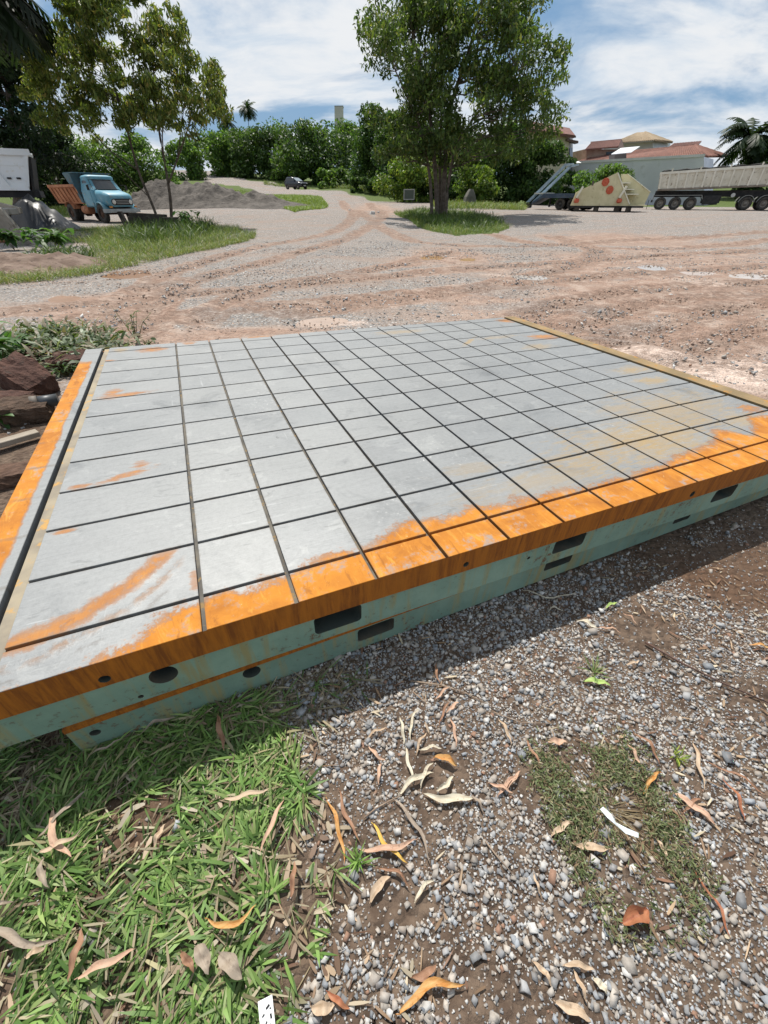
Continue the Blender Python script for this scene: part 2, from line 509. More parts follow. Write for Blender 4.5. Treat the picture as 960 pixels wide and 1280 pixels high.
    mclay = t.step(t.m('ADD', t.m('ADD', t.m('MULTIPLY', aclay, .55), t.m('MULTIPLY', atr, .62)), t.m('ADD', t.m('MULTIPLY', n2, .55), t.m('MULTIPLY', n3, .35))), .62, 1.0)
    c = t.mix(t.m('MULTIPLY', mclay, .9), grav, clayc)
    streak = t.noise(t.map(co, (.35, 2.2, 1), rot=(0, 0, -.12)), 1.6, 6, .6)
    c = t.mix(t.m('MULTIPLY', t.step(streak, .56, .72), .55), c, t.mix(n3, (.28, .20, .155), (.43, .345, .29)))
    c = t.mix(t.m('MULTIPLY', t.step(t.m('ADD', apale, t.m('MULTIPLY', n3, .5)), .6, .95), .9), c, palec)
    # big patches where grey gravel or brown dirt wins, drawn out along the driving direction
    bigp = t.noise(t.map(co, (.30, .75, 1), rot=(0, 0, -.1)), 1.0, 5, .6, .5)
    c = t.mix(t.m('MULTIPLY', t.step(bigp, .50, .62), .55), c, t.mix(n3, (.23, .165, .13), (.37, .28, .225)))
    c = t.mix(t.m('MULTIPLY', t.step(bigp, .46, .36), .5), c, t.mix(isst, (.20, .18, .16), stone))
    trd = t.m('MULTIPLY', t.step(atr, .25, .8), t.step(t.noise(t.map(co, (3, 3, 1)), 3.0, 6, .7), .42, .6))
    c = t.mix(t.m('MULTIPLY', trd, .6), c, (.14, .09, .065))
    mud = t.step(t.m('ADD', t.noise(t.map(co, (.7, 1.6, 1)), 4.2, 7, .7, .6), t.m('MULTIPLY', atr, .12)), .56, .68)
    c = t.mix(t.m('MULTIPLY', mud, .45), c, (.17, .115, .085))
    soilc = t.mix(t.step(n3, .35, .65), (.088, .060, .043), (.16, .115, .083))
    soilc = t.mix(t.step(n1, .45, .62), soilc, t.mix(n4, (.07, .042, .027), (.15, .09, .057)))
    soilc = t.mix(t.step(n4, .6, .72), soilc, (.24, .19, .15))
    c = t.mix(t.m('MAXIMUM', anr, t.step(t.m('ADD', asoil, t.m('MULTIPLY', n3, .3)), .45, .8)), c, soilc)
    agr = t.n('ShaderNodeAttribute', attribute_name='green').outputs['Fac']
    c = t.mix(t.step(t.m('ADD', agr, t.m('MULTIPLY', t.m('SUBTRACT', n2, .5), .6)), .35, .65), c, t.mix(n3, (.05, .085, .02), (.13, .16, .045)))
    hgt = t.m('ADD', t.m('MULTIPLY', n3, .6), t.m('ADD', t.m('MULTIPLY', n4, .25), t.m('MULTIPLY', vo.outputs['Distance'], -.8)))
    nb = t.bump(hgt, .85, .035)
    b = t.n('ShaderNodeBsdfPrincipled', {'Base Color': c, 'Roughness': .92, 'Specular IOR Level': .2, 'Normal': nb})
    t.n('ShaderNodeOutputMaterial', {0: b})
    o = mesh_np('ground', V, Q, T, m, smooth=True)
    tag(o, kind='structure')
    me = o.data
    a = me.color_attributes.new('zones', 'FLOAT_COLOR', 'POINT')
    c4 = np.ones((len(V), 4), np.float32); c4[:-1, 0] = clay; c4[:-1, 1] = pale; c4[:-1, 2] = soil; c4[-1, :3] = 0
    a.data.foreach_set('color', c4.ravel())
    for nme, arr in (('track', trk), ('near', near), ('green', grn)):
        f = me.attributes.new(nme, 'FLOAT', 'POINT'); f.data.foreach_set('value', np.append(arr, near[0] if nme == 'near' else 0).astype(np.float32))
build_ground()

for c, ea, eb, lvl, col, rough in PUDDLES:
    n = 40; vs = []
    for k in range(n):
        an = k / n * math.tau
        p = c + (ea * math.cos(an) + eb * math.sin(an)) * 1.45
        vs.append((p.x, p.y, lvl))
    mb = MB(); mb.prism(vs, (0, 0, -.004))
    tag(mb.build('puddle', mat('muddy_water_%d' % len(MATS), col, tuple(k * .85 for k in col), 3, rough, spec=.5)), kind='structure')

# ------------------------------------------------------------------ the cast-iron plates
U = .3
A3 = Matrix(((0.91634303, -0.39967133, 0.02404752), (0.39942746, 0.91665142, 0.01441833), (-0.02780579, -0.0036069, 0.99960684)))
PO = Vector((-0.7912293, 0.53277796, -1.08451887 + CAMH))
def plate_w(x, y, z=0.0): return A3 @ Vector((x * U, y * U, z * U)) + PO
plate = thing('surface_plate', 'large grey cast iron surface plate with grooved squares and bright orange rusty edges', 'surface plate')
plate.matrix_world = Matrix.Translation(PO) @ A3.to_4x4()

def rust_nodes(t, co):
    """returns colour, roughness, metal and bump sockets of machined iron with rust, in plate coordinates"""
    s = t.n('ShaderNodeSeparateXYZ', {0: t.map(co, (1 / U, 1 / U, 1 / U))})
    X, Y, Z = s.outputs
    nA = t.noise(co, 3.2, 6, .6, .6); nB = t.noise(co, 9, 6, .65, .3); nC = t.noise(co, 45, 5, .7); nD = t.noise(co, 160, 3, .6)
    xr = t.m('DIVIDE', t.m('ADD', X, 1.0), 16.0)
    prof = [(-1, .42), (-.3, .50), (.15, .60), (.45, .80), (.8, 1.0), (1.6, 1.02), (2.2, 1.06), (2.8, 1.18), (3.2, 1.12), (3.9, 1.42), (4.4, 1.25), (5, 1.45),
            (5.4, 1.2), (6, 1.22), (7, 1.15), (8, 1.12), (9, 1.18), (10, 1.3), (10.8, 1.35), (11.4, 1.75), (11.9, 1.35), (12.4, 1.55), (12.9, 1.95), (13.4, 1.7), (13.8, 1.8)]
    yr = t.ramp(xr, [((a + 1) / 16, b / 2.5) for a, b in prof])
    yr = t.m('MULTIPLY', yr, 2.5)
    wob = t.m('ADD', t.m('MULTIPLY', t.m('SUBTRACT', nA, .5), .75), t.m('MULTIPLY', t.m('SUBTRACT', nB, .5), .55))
    grain = t.m('ADD', t.m('MULTIPLY', t.m('SUBTRACT', nC, .5), .42), t.m('MULTIPLY', t.m('SUBTRACT', nD, .5), .16))
    front = t.step(t.m('SUBTRACT', t.m('ADD', t.m('ADD', yr, grain), t.m('MULTIPLY', wob, .8)), Y), -.05, .16)
    front = t.m('MULTIPLY', front, t.m('ADD', .55, t.m('MULTIPLY', t.step(t.m('ADD', nB, t.m('MULTIPLY', front, .45)), .48, .78), .45)))
    # the left rail: rust on the outer two thirds
    rail = t.m('MULTIPLY', t.step(t.m('ADD', t.m('SUBTRACT', -1.19, X), t.m('MULTIPLY', wob, .22)), -.02, .03), t.step(t.m('ADD', Y, wob), 11.3, 11.0))
    rail = t.m('MULTIPLY', rail, t.step(t.m('ADD', Y, t.m('MULTIPLY', wob, .6)), 1.5, 2.1))
    m = t.m('MAXIMUM', front, rail)
    smear = t.noise(t.map(co, (3, 14, 1), rot=(0, 0, .25)), 2.4, 6, .65, 1.2)
    def patch(cx, cy, rx, ry, ang=0, soft=.5, k=1.0):
        c, si = math.cos(ang), math.sin(ang)
        dx = t.m('SUBTRACT', X, cx); dy = t.m('SUBTRACT', Y, cy)
        u = t.m('DIVIDE', t.m('ADD', t.m('MULTIPLY', dx, c), t.m('MULTIPLY', dy, si)), rx)
        v = t.m('DIVIDE', t.m('SUBTRACT', t.m('MULTIPLY', dy, c), t.m('MULTIPLY', dx, si)), ry)
        r = t.m('SQRT', t.m('ADD', t.m('MULTIPLY', u, u), t.m('MULTIPLY', v, v)))
        r = t.m('ADD', r, t.m('ADD', t.m('MULTIPLY', wob, 1.5), t.m('ADD', t.m('MULTIPLY', grain, 1.1), t.m('MULTIPLY', t.m('SUBTRACT', smear, .5), 2.4))))
        return t.m('MULTIPLY', t.step(r, 1.0, 1 - soft), k)
    orange = m
    for a in ((.35, 11.9, .55, .32, .1), (-.1, 8.12, .75, .17, .12), (-.45, 8.35, .2, .3), (.05, 4.22, .5, .12, .35), (.25, 4.5, .16, .2, .2), (-.6, 4.1, .2, .1), (13.3, 9.3, .75, .4, -.1), (13.6, 11.9, .45, .4), (1.35, 12.3, .3, .22), (3.6, 12.4, .7, .1),
              (.35, 1.62, .12, .3, -.6), (-.62, 2.92, .16, .08), (.95, 1.3, .07, .2), (13.4, 2.2, .4, .3), (-.75, 11.1, .2, .1)):
        orange = t.m('MAXIMUM', orange, t.m('MULTIPLY', patch(*a, soft=.8) if len(a) == 5 else patch(*a, 0, soft=.8), t.m('ADD', .35, t.m('MULTIPLY', t.step(t.m('ADD', nB, t.m('MULTIPLY', nC, .3)), .5, .75), .5))))
    # curved tide mark left by standing water on the nearest corner
    rd = t.m('SQRT', t.m('ADD', t.m('POWER', t.m('ADD', X, 1.0), 2), t.m('POWER', t.m('SUBTRACT', Y, 2.9), 2)))
    rd = t.m('ADD', rd, t.m('ADD', t.m('MULTIPLY', grain, .35), t.m('MULTIPLY', wob, .5)))
    lim = t.m('MULTIPLY', t.step(Y, 2.05, 1.85), t.step(X, .9, .7))
    ring = t.m('MULTIPLY', t.m('MULTIPLY', t.step(t.m('ABSOLUTE', t.m('SUBTRACT', rd, 1.86)), .17, .02), lim), t.step(nB, .28, .5))
    orange = t.m('MAXIMUM', orange, t.m('MULTIPLY', ring, .85))
    ring2 = t.m('MULTIPLY', t.step(t.m('ABSOLUTE', t.m('SUBTRACT', rd, 2.16)), .09, .0), lim)
    ring3 = t.m('MULTIPLY', t.step(t.m('ABSOLUTE', t.m('SUBTRACT', rd, 2.36)), .05, .0), lim)
    yellow = t.m('MAXIMUM', patch(9.6, 1.9, 3.6, 1.2, .03, 1.0, .95), t.m('MAXIMUM', patch(11.6, 3.0, 2.6, 1.3, 0, 1.0, .7), patch(6.5, 1.5, 2.2, .5, 0, 1.0, .5)))
    for a in ((12.9, 4.5, .75, .35, -.1, .9, .9), (13.2, 5.35, .8, .4, 0, .9, .9), (12.6, 1.9, 1.2, .5, 0, .9, .8), (8.6, 11.55, 1.3, .35, -.03, .8, .6), (10.3, 9.6, .9, .12, .7, .8, .8), (12.2, 8.3, .8, .4, 0, .9, .6),
              (5.6, 2.3, .8, .25, 0, .9, .4), (-.5, 12.1, .3, .3, 0, .9, .7), (11.6, 9.75, 1.2, .25, 0, .9, .5), (10.4, 3.4, .9, .35, 0, .9, .5)):
        yellow = t.m('MAXIMUM', yellow, patch(*a))
    # iron
    # streaks of the planing cut run along the plate
    pl = t.noise(t.map(co, (2, 60, 1)), 2.2, 4, .6)
    steel = t.mix(nA, (.170, .176, .178), (.264, .270, .270))
    steel = t.mix(t.m('MULTIPLY', t.step(pl, .4, .7), .35), steel, (.285, .293, .295))
    rnd = t.n('ShaderNodeObjectInfo').outputs['Random']
    steel = t.mix(t.m('MULTIPLY', rnd, .4), steel, (.285, .286, .276))
    steel = t.mix(t.m('MULTIPLY', t.step(t.noise(t.map(co, loc=(3, 1, 0)), 2.1, 7, .68, .8), .55, .72), .5), steel, (.10, .107, .112))
    # lighter water tide bands, chalky dust and dark pits
    steel = t.mix(t.m('MULTIPLY', t.step(t.noise(t.map(co, loc=(7, 3, 0)), 4.5, 6, .6, 1.5), .58, .68), .35), steel, (.34, .345, .335))
    steel = t.mix(1.0, steel, t.ramp(t.m('ADD', t.m('MULTIPLY', nC, .6), t.m('MULTIPLY', nD, .4)), [(.25, .80), (.5, 1.0), (.75, 1.14)]), 'MULTIPLY')
    arcs = t.noise(t.map(co, (1.2, 5, 1), loc=(4, 4, 0), rot=(0, 0, .7)), 2.6, 6, .7, 2.2)
    steel = t.mix(t.m('MULTIPLY', t.step(arcs, .57, .66), .45), steel, (.13, .135, .135))
    ch = t.m('MULTIPLY', t.step(t.noise(t.map(co, loc=(1, 9, 0)), 1.3, 3), .58, .7), t.step(nC, .60, .68))
    steel = t.mix(t.m('MULTIPLY', ch, .8), steel, (.58, .57, .54))
    dk = t.m('MULTIPLY', t.step(t.noise(t.map(co, (1, 1, 1), loc=(2, 5, 0)), 7, 8, .75, 1.0), .66, .74), .7)
    steel = t.mix(dk, steel, (.06, .062, .065))
    wv = t.noise(t.map(co, (.35, 9, 1), loc=(5, 5, 5), rot=(0, 0, .5)), 5, 2, .5, .3)
    wv2 = t.noise(t.map(co, (9, .3, 1), loc=(1, 5, 5), rot=(0, 0, .9)), 4, 2, .5, .3)
    scr = t.m('MAXIMUM', t.step(wv, .70, .73), t.step(wv2, .72, .75))
    scr = t.m('MULTIPLY', scr, t.step(nB, .45, .6))
    steel = t.mix(t.m('MULTIPLY', scr, .35), steel, (.42, .43, .43))
    col = t.mix(t.m('MULTIPLY', yellow, t.m('ADD', t.m('MULTIPLY', nB, 1.1), .18)), steel, t.mix(nB, (.27, .165, .045), (.36, .25, .11)))
    col = t.mix(t.m('MULTIPLY', t.m('MULTIPLY', ring2, t.step(nB, .4, .6)), .75), col, t.mix(nC, (.10, .08, .065), (.30, .15, .06)))
    col = t.mix(t.m('MULTIPLY', t.m('MULTIPLY', ring3, t.step(nB, .45, .6)), .6), col, (.13, .12, .11))
    rustc = t.mix(t.step(nB, .3, .7), (.42, .150, .010), (.52, .205, .020))
    rustc = t.mix(t.m('MULTIPLY', t.step(nA, .46, .66), .7), rustc, (.29, .095, .010))
    run = t.noise(t.map(co, (7, 2, 1), rot=(0, 0, .35)), 3.0, 7, .72, .8)
    rustc = t.mix(t.m('MULTIPLY', t.step(run, .52, .68), .6), rustc, (.62, .30, .05))
    rustc = t.mix(t.m('MULTIPLY', t.step(run, .44, .34), .55), rustc, (.22, .072, .010))
    rustc = t.mix(t.m('MULTIPLY', t.step(nC, .62, .75), .5), rustc, (.56, .29, .085))
    rustc = t.mix(t.step(t.noise(t.map(co, loc=(9, 2, 0)), 30, 4, .7), .70, .74), rustc, (.62, .50, .27))
    rustc = t.mix(t.step(nD, .74, .80), rustc, (.14, .05, .012))
    wear = t.m('MULTIPLY', t.step(t.m('ADD', nB, t.m('MULTIPLY', nC, .5)), .78, .98), .75)
    col = t.mix(t.m('MULTIPLY', orange, t.m('SUBTRACT', 1.0, wear)), col, rustc)
    edge = t.m('MULTIPLY', t.m('MULTIPLY', orange, t.m('SUBTRACT', 1.0, orange)), t.m('MULTIPLY', nC, 3.2))
    col = t.mix(edge, col, (.20, .085, .028))
    # grime along the grooves and the rim
    fx = t.m('ADD', t.m('ABSOLUTE', t.m('SUBTRACT', t.m('FRACT', t.m('ADD', X, .5)), .5)), t.m('ADD', t.m('LESS_THAN', X, .5), t.m('GREATER_THAN', X, 12.5))); fy = t.m('ABSOLUTE', t.m('SUBTRACT', t.m('FRACT', t.m('ADD', Y, .5)), .5))
    gr_ = t.m('MULTIPLY', t.step(t.m('ADD', t.m('MINIMUM', fx, fy), t.m('MULTIPLY', nC, .07)), .09, .05), t.m('MULTIPLY', t.step(nB, .35, .6), .5))
    col = t.mix(gr_, col, (.13, .105, .08))
    dr = t.m('MAXIMUM', orange, yellow)
    rough = t.m('ADD', t.m('MULTIPLY', dr, .3), t.m('ADD', .43, t.m('MULTIPLY', nB, .2)))
    metal = t.m('MULTIPLY', t.m('SUBTRACT', 1.0, dr), .25)
    bh = t.m('ADD', t.m('MULTIPLY', nC, .5), t.m('ADD', t.m('MULTIPLY', orange, .35), t.m('MULTIPLY', t.m('ADD', ring, ring2), .8)))
    return col, rough, metal, t.bump(bh, .22, .004)

def plate_mat(name, side=False):
    m = bpy.data.materials.new(name); m.use_nodes = True; t = NT(m.node_tree)
    tcn = t.n('ShaderNodeTexCoord'); tcn.object = plate
    col, rough, metal, nb = rust_nodes(t, tcn.outputs['Object'])
    b = t.n('ShaderNodeBsdfPrincipled', {'Base Color': col, 'Roughness': rough, 'Metallic': metal, 'Normal': nb, 'Specular IOR Level': .4})
    t.n('ShaderNodeOutputMaterial', {0: b}); return m
TILE = plate_mat('machined_iron_with_rust')

def side_rust():
    m = bpy.data.materials.new('rusty_edge'); m.use_nodes = True; t = NT(m.node_tree)
    tcn = t.n('ShaderNodeTexCoord'); tcn.object = plate; co = tcn.outputs['Object']
    st = t.noise(t.map(co, (22, 22, 2.0)), 2.0, 7, .7, .5); nb = t.noise(co, 6, 5); nc = t.noise(co, 50, 5, .7)
    col = t.mix(t.step(st, .34, .70), (.40, .13, .012), (.19, .057, .009))
    col = t.mix(t.m('MULTIPLY', t.step(nb, .5, .7), .6), col, (.38, .13, .014))
    col = t.mix(t.m('MULTIPLY', t.step(nc, .6, .75), .4), col, (.16, .05, .01))
    b = t.n('ShaderNodeBsdfPrincipled', {'Base Color': col, 'Roughness': .75, 'Specular IOR Level': .3, 'Normal': t.bump(nc, .3, .004)})
    t.n('ShaderNodeOutputMaterial', {0: b}); return m
SIDE = side_rust()

def green_paint(name, k=1.0):
    m = bpy.data.materials.new(name); m.use_nodes = True; t = NT(m.node_tree)
    tcn = t.n('ShaderNodeTexCoord'); tcn.object = plate; co = tcn.outputs['Object']
    st = t.noise(t.map(co, (9, 9, .9)), 2.0, 6, .65, .3); nb = t.noise(co, 3, 6, .65); nc = t.noise(co, 40, 6, .7); nd = t.noise(co, 120, 3)
    col = t.mix(t.step(nb, .35, .65), (.26 * k, .375 * k, .285 * k), (.19 * k, .295 * k, .225 * k))
    col = t.mix(t.m('MULTIPLY', t.step(st, .48, .68), .72), col, (.34, .25, .08))
    col = t.mix(t.m('MULTIPLY', t.step(nc, .60, .74), .35), col, (.17 * k, .25 * k, .19 * k))
    col = t.mix(t.step(t.m('ADD', nb, t.m('MULTIPLY', nc, .5)), .93, .97), col, (.22, .10, .03))
    col = t.mix(t.m('MULTIPLY', t.step(t.m('ADD', nc, t.m('MULTIPLY', nb, .6)), .90, 1.0), .6), col, (.13, .095, .065))
    col = t.mix(t.step(nd, .73, .77), col, (.04, .035, .03))
    b = t.n('ShaderNodeBsdfPrincipled', {'Base Color': col, 'Roughness': .6, 'Specular IOR Level': .35, 'Normal': t.bump(t.m('ADD', nb, t.m('MULTIPLY', nc, .4)), .35, .006)})
    t.n('ShaderNodeOutputMaterial', {0: b}); return m
GREEN = green_paint('green_casting_paint'); GREEN_SHADE = green_paint('shaded_green_casting_paint', .86)  # lower plate: same green, its colour darkened for the shade beneath the upper one
IRON_DARK = mat('dark_bare_iron', (.05, .06, .05), (.10, .085, .06), 8, .8)
GROOVE = mat('groove_iron', (.022, .02, .018), (.05, .042, .034), 6, .85)
GROOVE_DUST = mat('dusty_groove_floor', (.085, .08, .072), (.15, .135, .11), 9, .9, c3=(.24, .16, .07))
STRIP = mat('dirty_rail_floor', (.21, .18, .14), (.32, .27, .19), 5, .85, c3=(.45, .26, .08), bump=.3)
PSTRIP = mat('rusted_edge_strip', (.19, .135, .065), (.28, .19, .09), 4, .8, c3=(.36, .17, .03), bump=.3)

G = .025                                         # half groove, in squares
XB = [-.86] + list(range(1, 13)) + [13.83]
YB = [.49] + list(range(1, 13)) + [12.47]
_tile_cache = {}
def tile(i, j):
    x0, x1 = XB[i], XB[i + 1]; y0, y1 = YB[j], YB[j + 1]
    x0 += G if i > 0 else 0; x1 -= G; y0 += G if j > 0 else 0; y1 -= G if j < len(YB) - 2 else 0
    key = (round(x1 - x0, 3), round(y1 - y0, 3))
    if key not in _tile_cache:
        mb = MB(); mb.box(((x1 - x0) / 2 * U, (y1 - y0) / 2 * U, -.02), ((x1 - x0) * U, (y1 - y0) * U, .04), None, .0012)
        o = mb.build('panel', TILE, plate); _tile_cache[key] = o.data
    else:
        o = link(bpy.data.objects.new('panel', _tile_cache[key]), plate)
    o.location = (x0 * U, y0 * U, random.uniform(-.0002, .0002))
    return o
for i in range(len(XB) - 1):
    for j in range(len(YB) - 1): tile(i, j)

def holed_wall(mb, hname, parent, x0, x1, z0, z1, y, holes, depth=.12):
    """front wall facing -y (squares as unit) with rectangular ('r', xa, xb, za, zb) and round ('c', x, z, r) openings"""
    def P(x, z, yy=y): return (x * U, yy * U, z * U)
    cuts = sorted([(h[1], h[2], h) if h[0] == 'r' else (h[1] - h[3] * 1.3, h[1] + h[3] * 1.3, h) for h in holes])
    cx = x0
    for a, b, h in cuts + [(x1, x1, None)]:
        if a > cx: mb.add([P(cx, z0), P(a, z0), P(a, z1), P(cx, z1)], [(0, 1, 2, 3)])
        if h is None: break
        yb = y + depth / U
        if h[0] == 'r':
            za, zb = h[3], h[4]
            if za > z0: mb.add([P(a, z0), P(b, z0), P(b, za), P(a, za)], [(0, 1, 2, 3)])
            if zb < z1: mb.add([P(a, zb), P(b, zb), P(b, z1), P(a, z1)], [(0, 1, 2, 3)])
            r = min(.06, (zb - za) * .2); ring = rrect(a, b, za, zb, r, 0, 3)
            corners = [(b, zb), (a, zb), (a, za), (b, za)]
            for q in range(4):
                arc = ring[q * 4:q * 4 + 4]
                mb.add([P(*corners[q])] + [P(p[0], p[1]) for p in arc], [tuple(range(5))])
            pts = [(p[0], p[1]) for p in ring]
        else:
            x, z, r = h[1:]; R = r * 1.3; n = 24
            pts = [(x + r * math.cos(k / n * math.tau), z + r * math.sin(k / n * math.tau)) for k in range(n)]
            sq = []
            for k in range(n):
                ca, sa = math.cos(k / n * math.tau), math.sin(k / n * math.tau); q = R / max(abs(ca), abs(sa)); sq.append((x + ca * q, z + sa * q))
            for k in range(n):
                k2 = (k + 1) % n
                mb.add([P(*pts[k]), P(*sq[k]), P(*sq[k2]), P(*pts[k2])], [(0, 1, 2, 3)])
            mb.add([P(x - R, z0), P(x + R, z0), P(x + R, z - R), P(x - R, z - R)], [(0, 1, 2, 3)])
            mb.add([P(x - R, z + R), P(x + R, z + R), P(x + R, z1), P(x - R, z1)], [(0, 1, 2, 3)])
        n = len(pts)
        MB().add([P(p[0], p[1]) for p in pts] + [P(p[0], p[1], yb) for p in pts],
                 [(k, (k + 1) % n, n + (k + 1) % n, n + k) for k in range(n)] + [tuple(range(n, 2 * n))]).build(hname, IRON_DARK, parent)
        cx = b

XL, XR, YF, YBk = -1.5, 14.45, .49, 12.5
# groove floor under the squares, dusty where the left grooves have silted up
mb = MB(); mb.span((-.86 * U, .492 * U, -.055), (13.83 * U, 12.47 * U, -.041)); mb.build('groove_floor', GROOVE, plate)
for xg in (1, 2, 3, 4):
    mb = MB(); mb.span(((xg - G + .004) * U, .494 * U, -.0409), ((xg + G - .004) * U, 12.46 * U, -.008 - .003 * xg)); mb.build('groove_dirt', GROOVE_DUST, plate)
# left rail with its slot, right edge strip with its slot
mb = MB(); mb.box(((-1.5 - 1.065) / 2 * U, (YF + YBk) / 2 * U, -.02), (.435 * U, (YBk - YF) * U, .04), None, .0015); mb.build('left_rail', TILE, plate)
mb = MB(); mb.span((-1.065 * U, .495 * U, -.06), (-1.0 * U, 12.49 * U, -.045)); mb.build('slot_floor', GROOVE, plate)
mb = MB(); mb.span((-1.0 * U, .494 * U, -.05), (-.862 * U, 12.48 * U, -.010)); mb.build('slot_ledge', STRIP, plate)
mb = MB(); mb.span((13.832 * U, .495 * U, -.07), (13.97 * U, 12.49 * U, -.055)); mb.build('slot_floor', GROOVE, plate)
mb = MB(); mb.box(((13.97 + 14.45) / 2 * U, (YF + YBk) / 2 * U, -.0185), (.48 * U, (YBk - YF) * U, .043), None, .002); mb.build('edge_strip', PSTRIP, plate)
# machined rim (orange) round the top, painted casting below
mb = MB()
holed_wall(mb, 'bolt_hole', plate, XL, XR, -.385, -.0014 / U, YF - .004, [('c', -.02, -.27, .055), ('c', 4.33, -.25, .045), ('c', 9.05, -.27, .06), ('c', 7.4, -.36, .02)], .03)
mb.prism([(XL * U, YF * U, -.0115), (XL * U, YBk * U, -.0115), (XL * U, YBk * U, -.385 * U), (XL * U, YF * U, -.385 * U)], (.02, 0, 0))
mb.prism([(XR * U, YF * U, -.0415), (XR * U, YBk * U, -.0415), (XR * U, YBk * U, -.385 * U), (XR * U, YF * U, -.385 * U)], (-.02, 0, 0))
mb.prism([(XL * U + .02, YBk * U, -.026), (XR * U - .02, YBk * U, -.026), (XR * U - .02, YBk * U, -.385 * U), (XL * U + .02, YBk * U, -.385 * U)], (0, -.02, 0))
mb.add([(XL * U, (YF - .004) * U, -.385 * U), (XR * U, (YF - .004) * U, -.385 * U), (XR * U, (YF + .1) * U, -.385 * U), (XL * U, (YF + .1) * U, -.385 * U)], [(0, 1, 2, 3)])
mb.build('machined_rim', SIDE, plate)
mb = MB()
zt, zb_ = -.387, -.885
yf2 = YF + .035
holed_wall(mb, 'core_opening', plate, XL + .03, XR - .03, zb_, zt, yf2, [('c', .45, -.555, .145), ('r', 2.17, 2.80, -.745, -.415), ('r', 6.03, 6.68, -.70, -.42), ('r', 9.93, 10.6, -.73, -.44), ('c', .15, -.80, .03), ('r', 13.6, 14.1, -.70, -.44), ('c', 5.55, -.6, .03)])
bx = [(XL + .03) * U, (XR - .03) * U, yf2 * U, (YBk - .03) * U]
mb.add([(bx[0], bx[2], zb_ * U), (bx[1], bx[2], zb_ * U), (bx[1], bx[3], zb_ * U), (bx[0], bx[3], zb_ * U),
        (bx[0], bx[2], zt * U), (bx[1], bx[2], zt * U), (bx[1], bx[3], zt * U), (bx[0], bx[3], zt * U)], [(0, 3, 2, 1), (1, 2, 6, 5), (2, 3, 7, 6), (3, 0, 4, 7)])
# casting joint, a shallow vertical rib near the middle
mb.span((5.92 * U, (yf2 - .006) * U, zb_ * U + .004), (5.95 * U, (yf2 + .02) * U, zt * U - .004))
mb.build('casting', GREEN, plate)

lower = thing('lower_plate', 'second green painted iron plate lying underneath the big grooved plate', 'surface plate')
lower.matrix_world = Matrix.Translation(PO) @ (A3.to_4x4() @ Matrix.Rotation(math.radians(1.0), 4, 'Z')) 
mb = MB()
lx0, lx1, lyf = -.62, 14.9, YF + .005
holed_wall(mb, 'core_opening', lower, lx0, lx1, -1.42, -.955, lyf + .012, [('c', 1.33, -1.06, .11), ('c', -.40, -1.13, .055), ('r', 2.76, 3.32, -1.25, -.985), ('r', 6.12, 6.72, -1.19, -.985), ('r', 9.4, 9.9, -1.2, -1.0), ('r', 12.6, 13.1, -1.2, -1.0)])
q = [lx0 * U, lx1 * U, (lyf + .012) * U, 12.2 * U, -1.42 * U, -.955 * U]
mb.add([(q[0], q[2], q[4]), (q[1], q[2], q[4]), (q[1], q[3], q[4]), (q[0], q[3], q[4]), (q[0], q[2], q[5]), (q[1], q[2], q[5]), (q[1], q[3], q[5]), (q[0], q[3], q[5])],
       [(0, 3, 2, 1), (1, 2, 6, 5), (2, 3, 7, 6), (3, 0, 4, 7)])
mb.build('casting', GREEN_SHADE, lower)
mb = MB(); mb.span((lx0 * U, lyf * U, -.9545 * U), (lx1 * U, 12.2 * U, -.888 * U)); mb.build('machined_rim', SIDE, lower)

# ------------------------------------------------------------------ gravel, grass, litter
def ico():
    p = (1 + 5 ** .5) / 2
    V = np.array([(-1, p, 0), (1, p, 0), (-1, -p, 0), (1, -p, 0), (0, -1, p), (0, 1, p), (0, -1, -p), (0, 1, -p), (p, 0, -1), (p, 0, 1), (-p, 0, -1), (-p, 0, 1)], float)
    V /= np.linalg.norm(V[0])
    T = np.array([(0, 11, 5), (0, 5, 1), (0, 1, 7), (0, 7, 10), (0, 10, 11), (1, 5, 9), (5, 11, 4), (11, 10, 2), (10, 7, 6), (7, 1, 8), (3, 9, 4), (3, 4, 2), (3, 2, 6), (3, 6, 8), (3, 8, 9), (4, 9, 5), (2, 4, 11), (6, 2, 10), (8, 6, 7), (9, 8, 1)])
    return V, T
IV, IT = ico()

def rotz(n, a):
    c, s_ = np.cos(a), np.sin(a); R = np.zeros((n, 3, 3)); R[:, 0, 0] = c; R[:, 0, 1] = -s_; R[:, 1, 0] = s_; R[:, 1, 1] = c; R[:, 2, 2] = 1
    return R

PINV = A3.inverted()
def under_plate(x, y, m=.0):
    dx = x - PO.x; dy = y - PO.y
    a = (PINV[0][0] * dx + PINV[0][1] * dy) / U; b = (PINV[1][0] * dx + PINV[1][1] * dy) / U
    return (a > -1.45 - m) & (a < 14.6 + m) & (b > .6 - m) & (b < 12.4 + m)

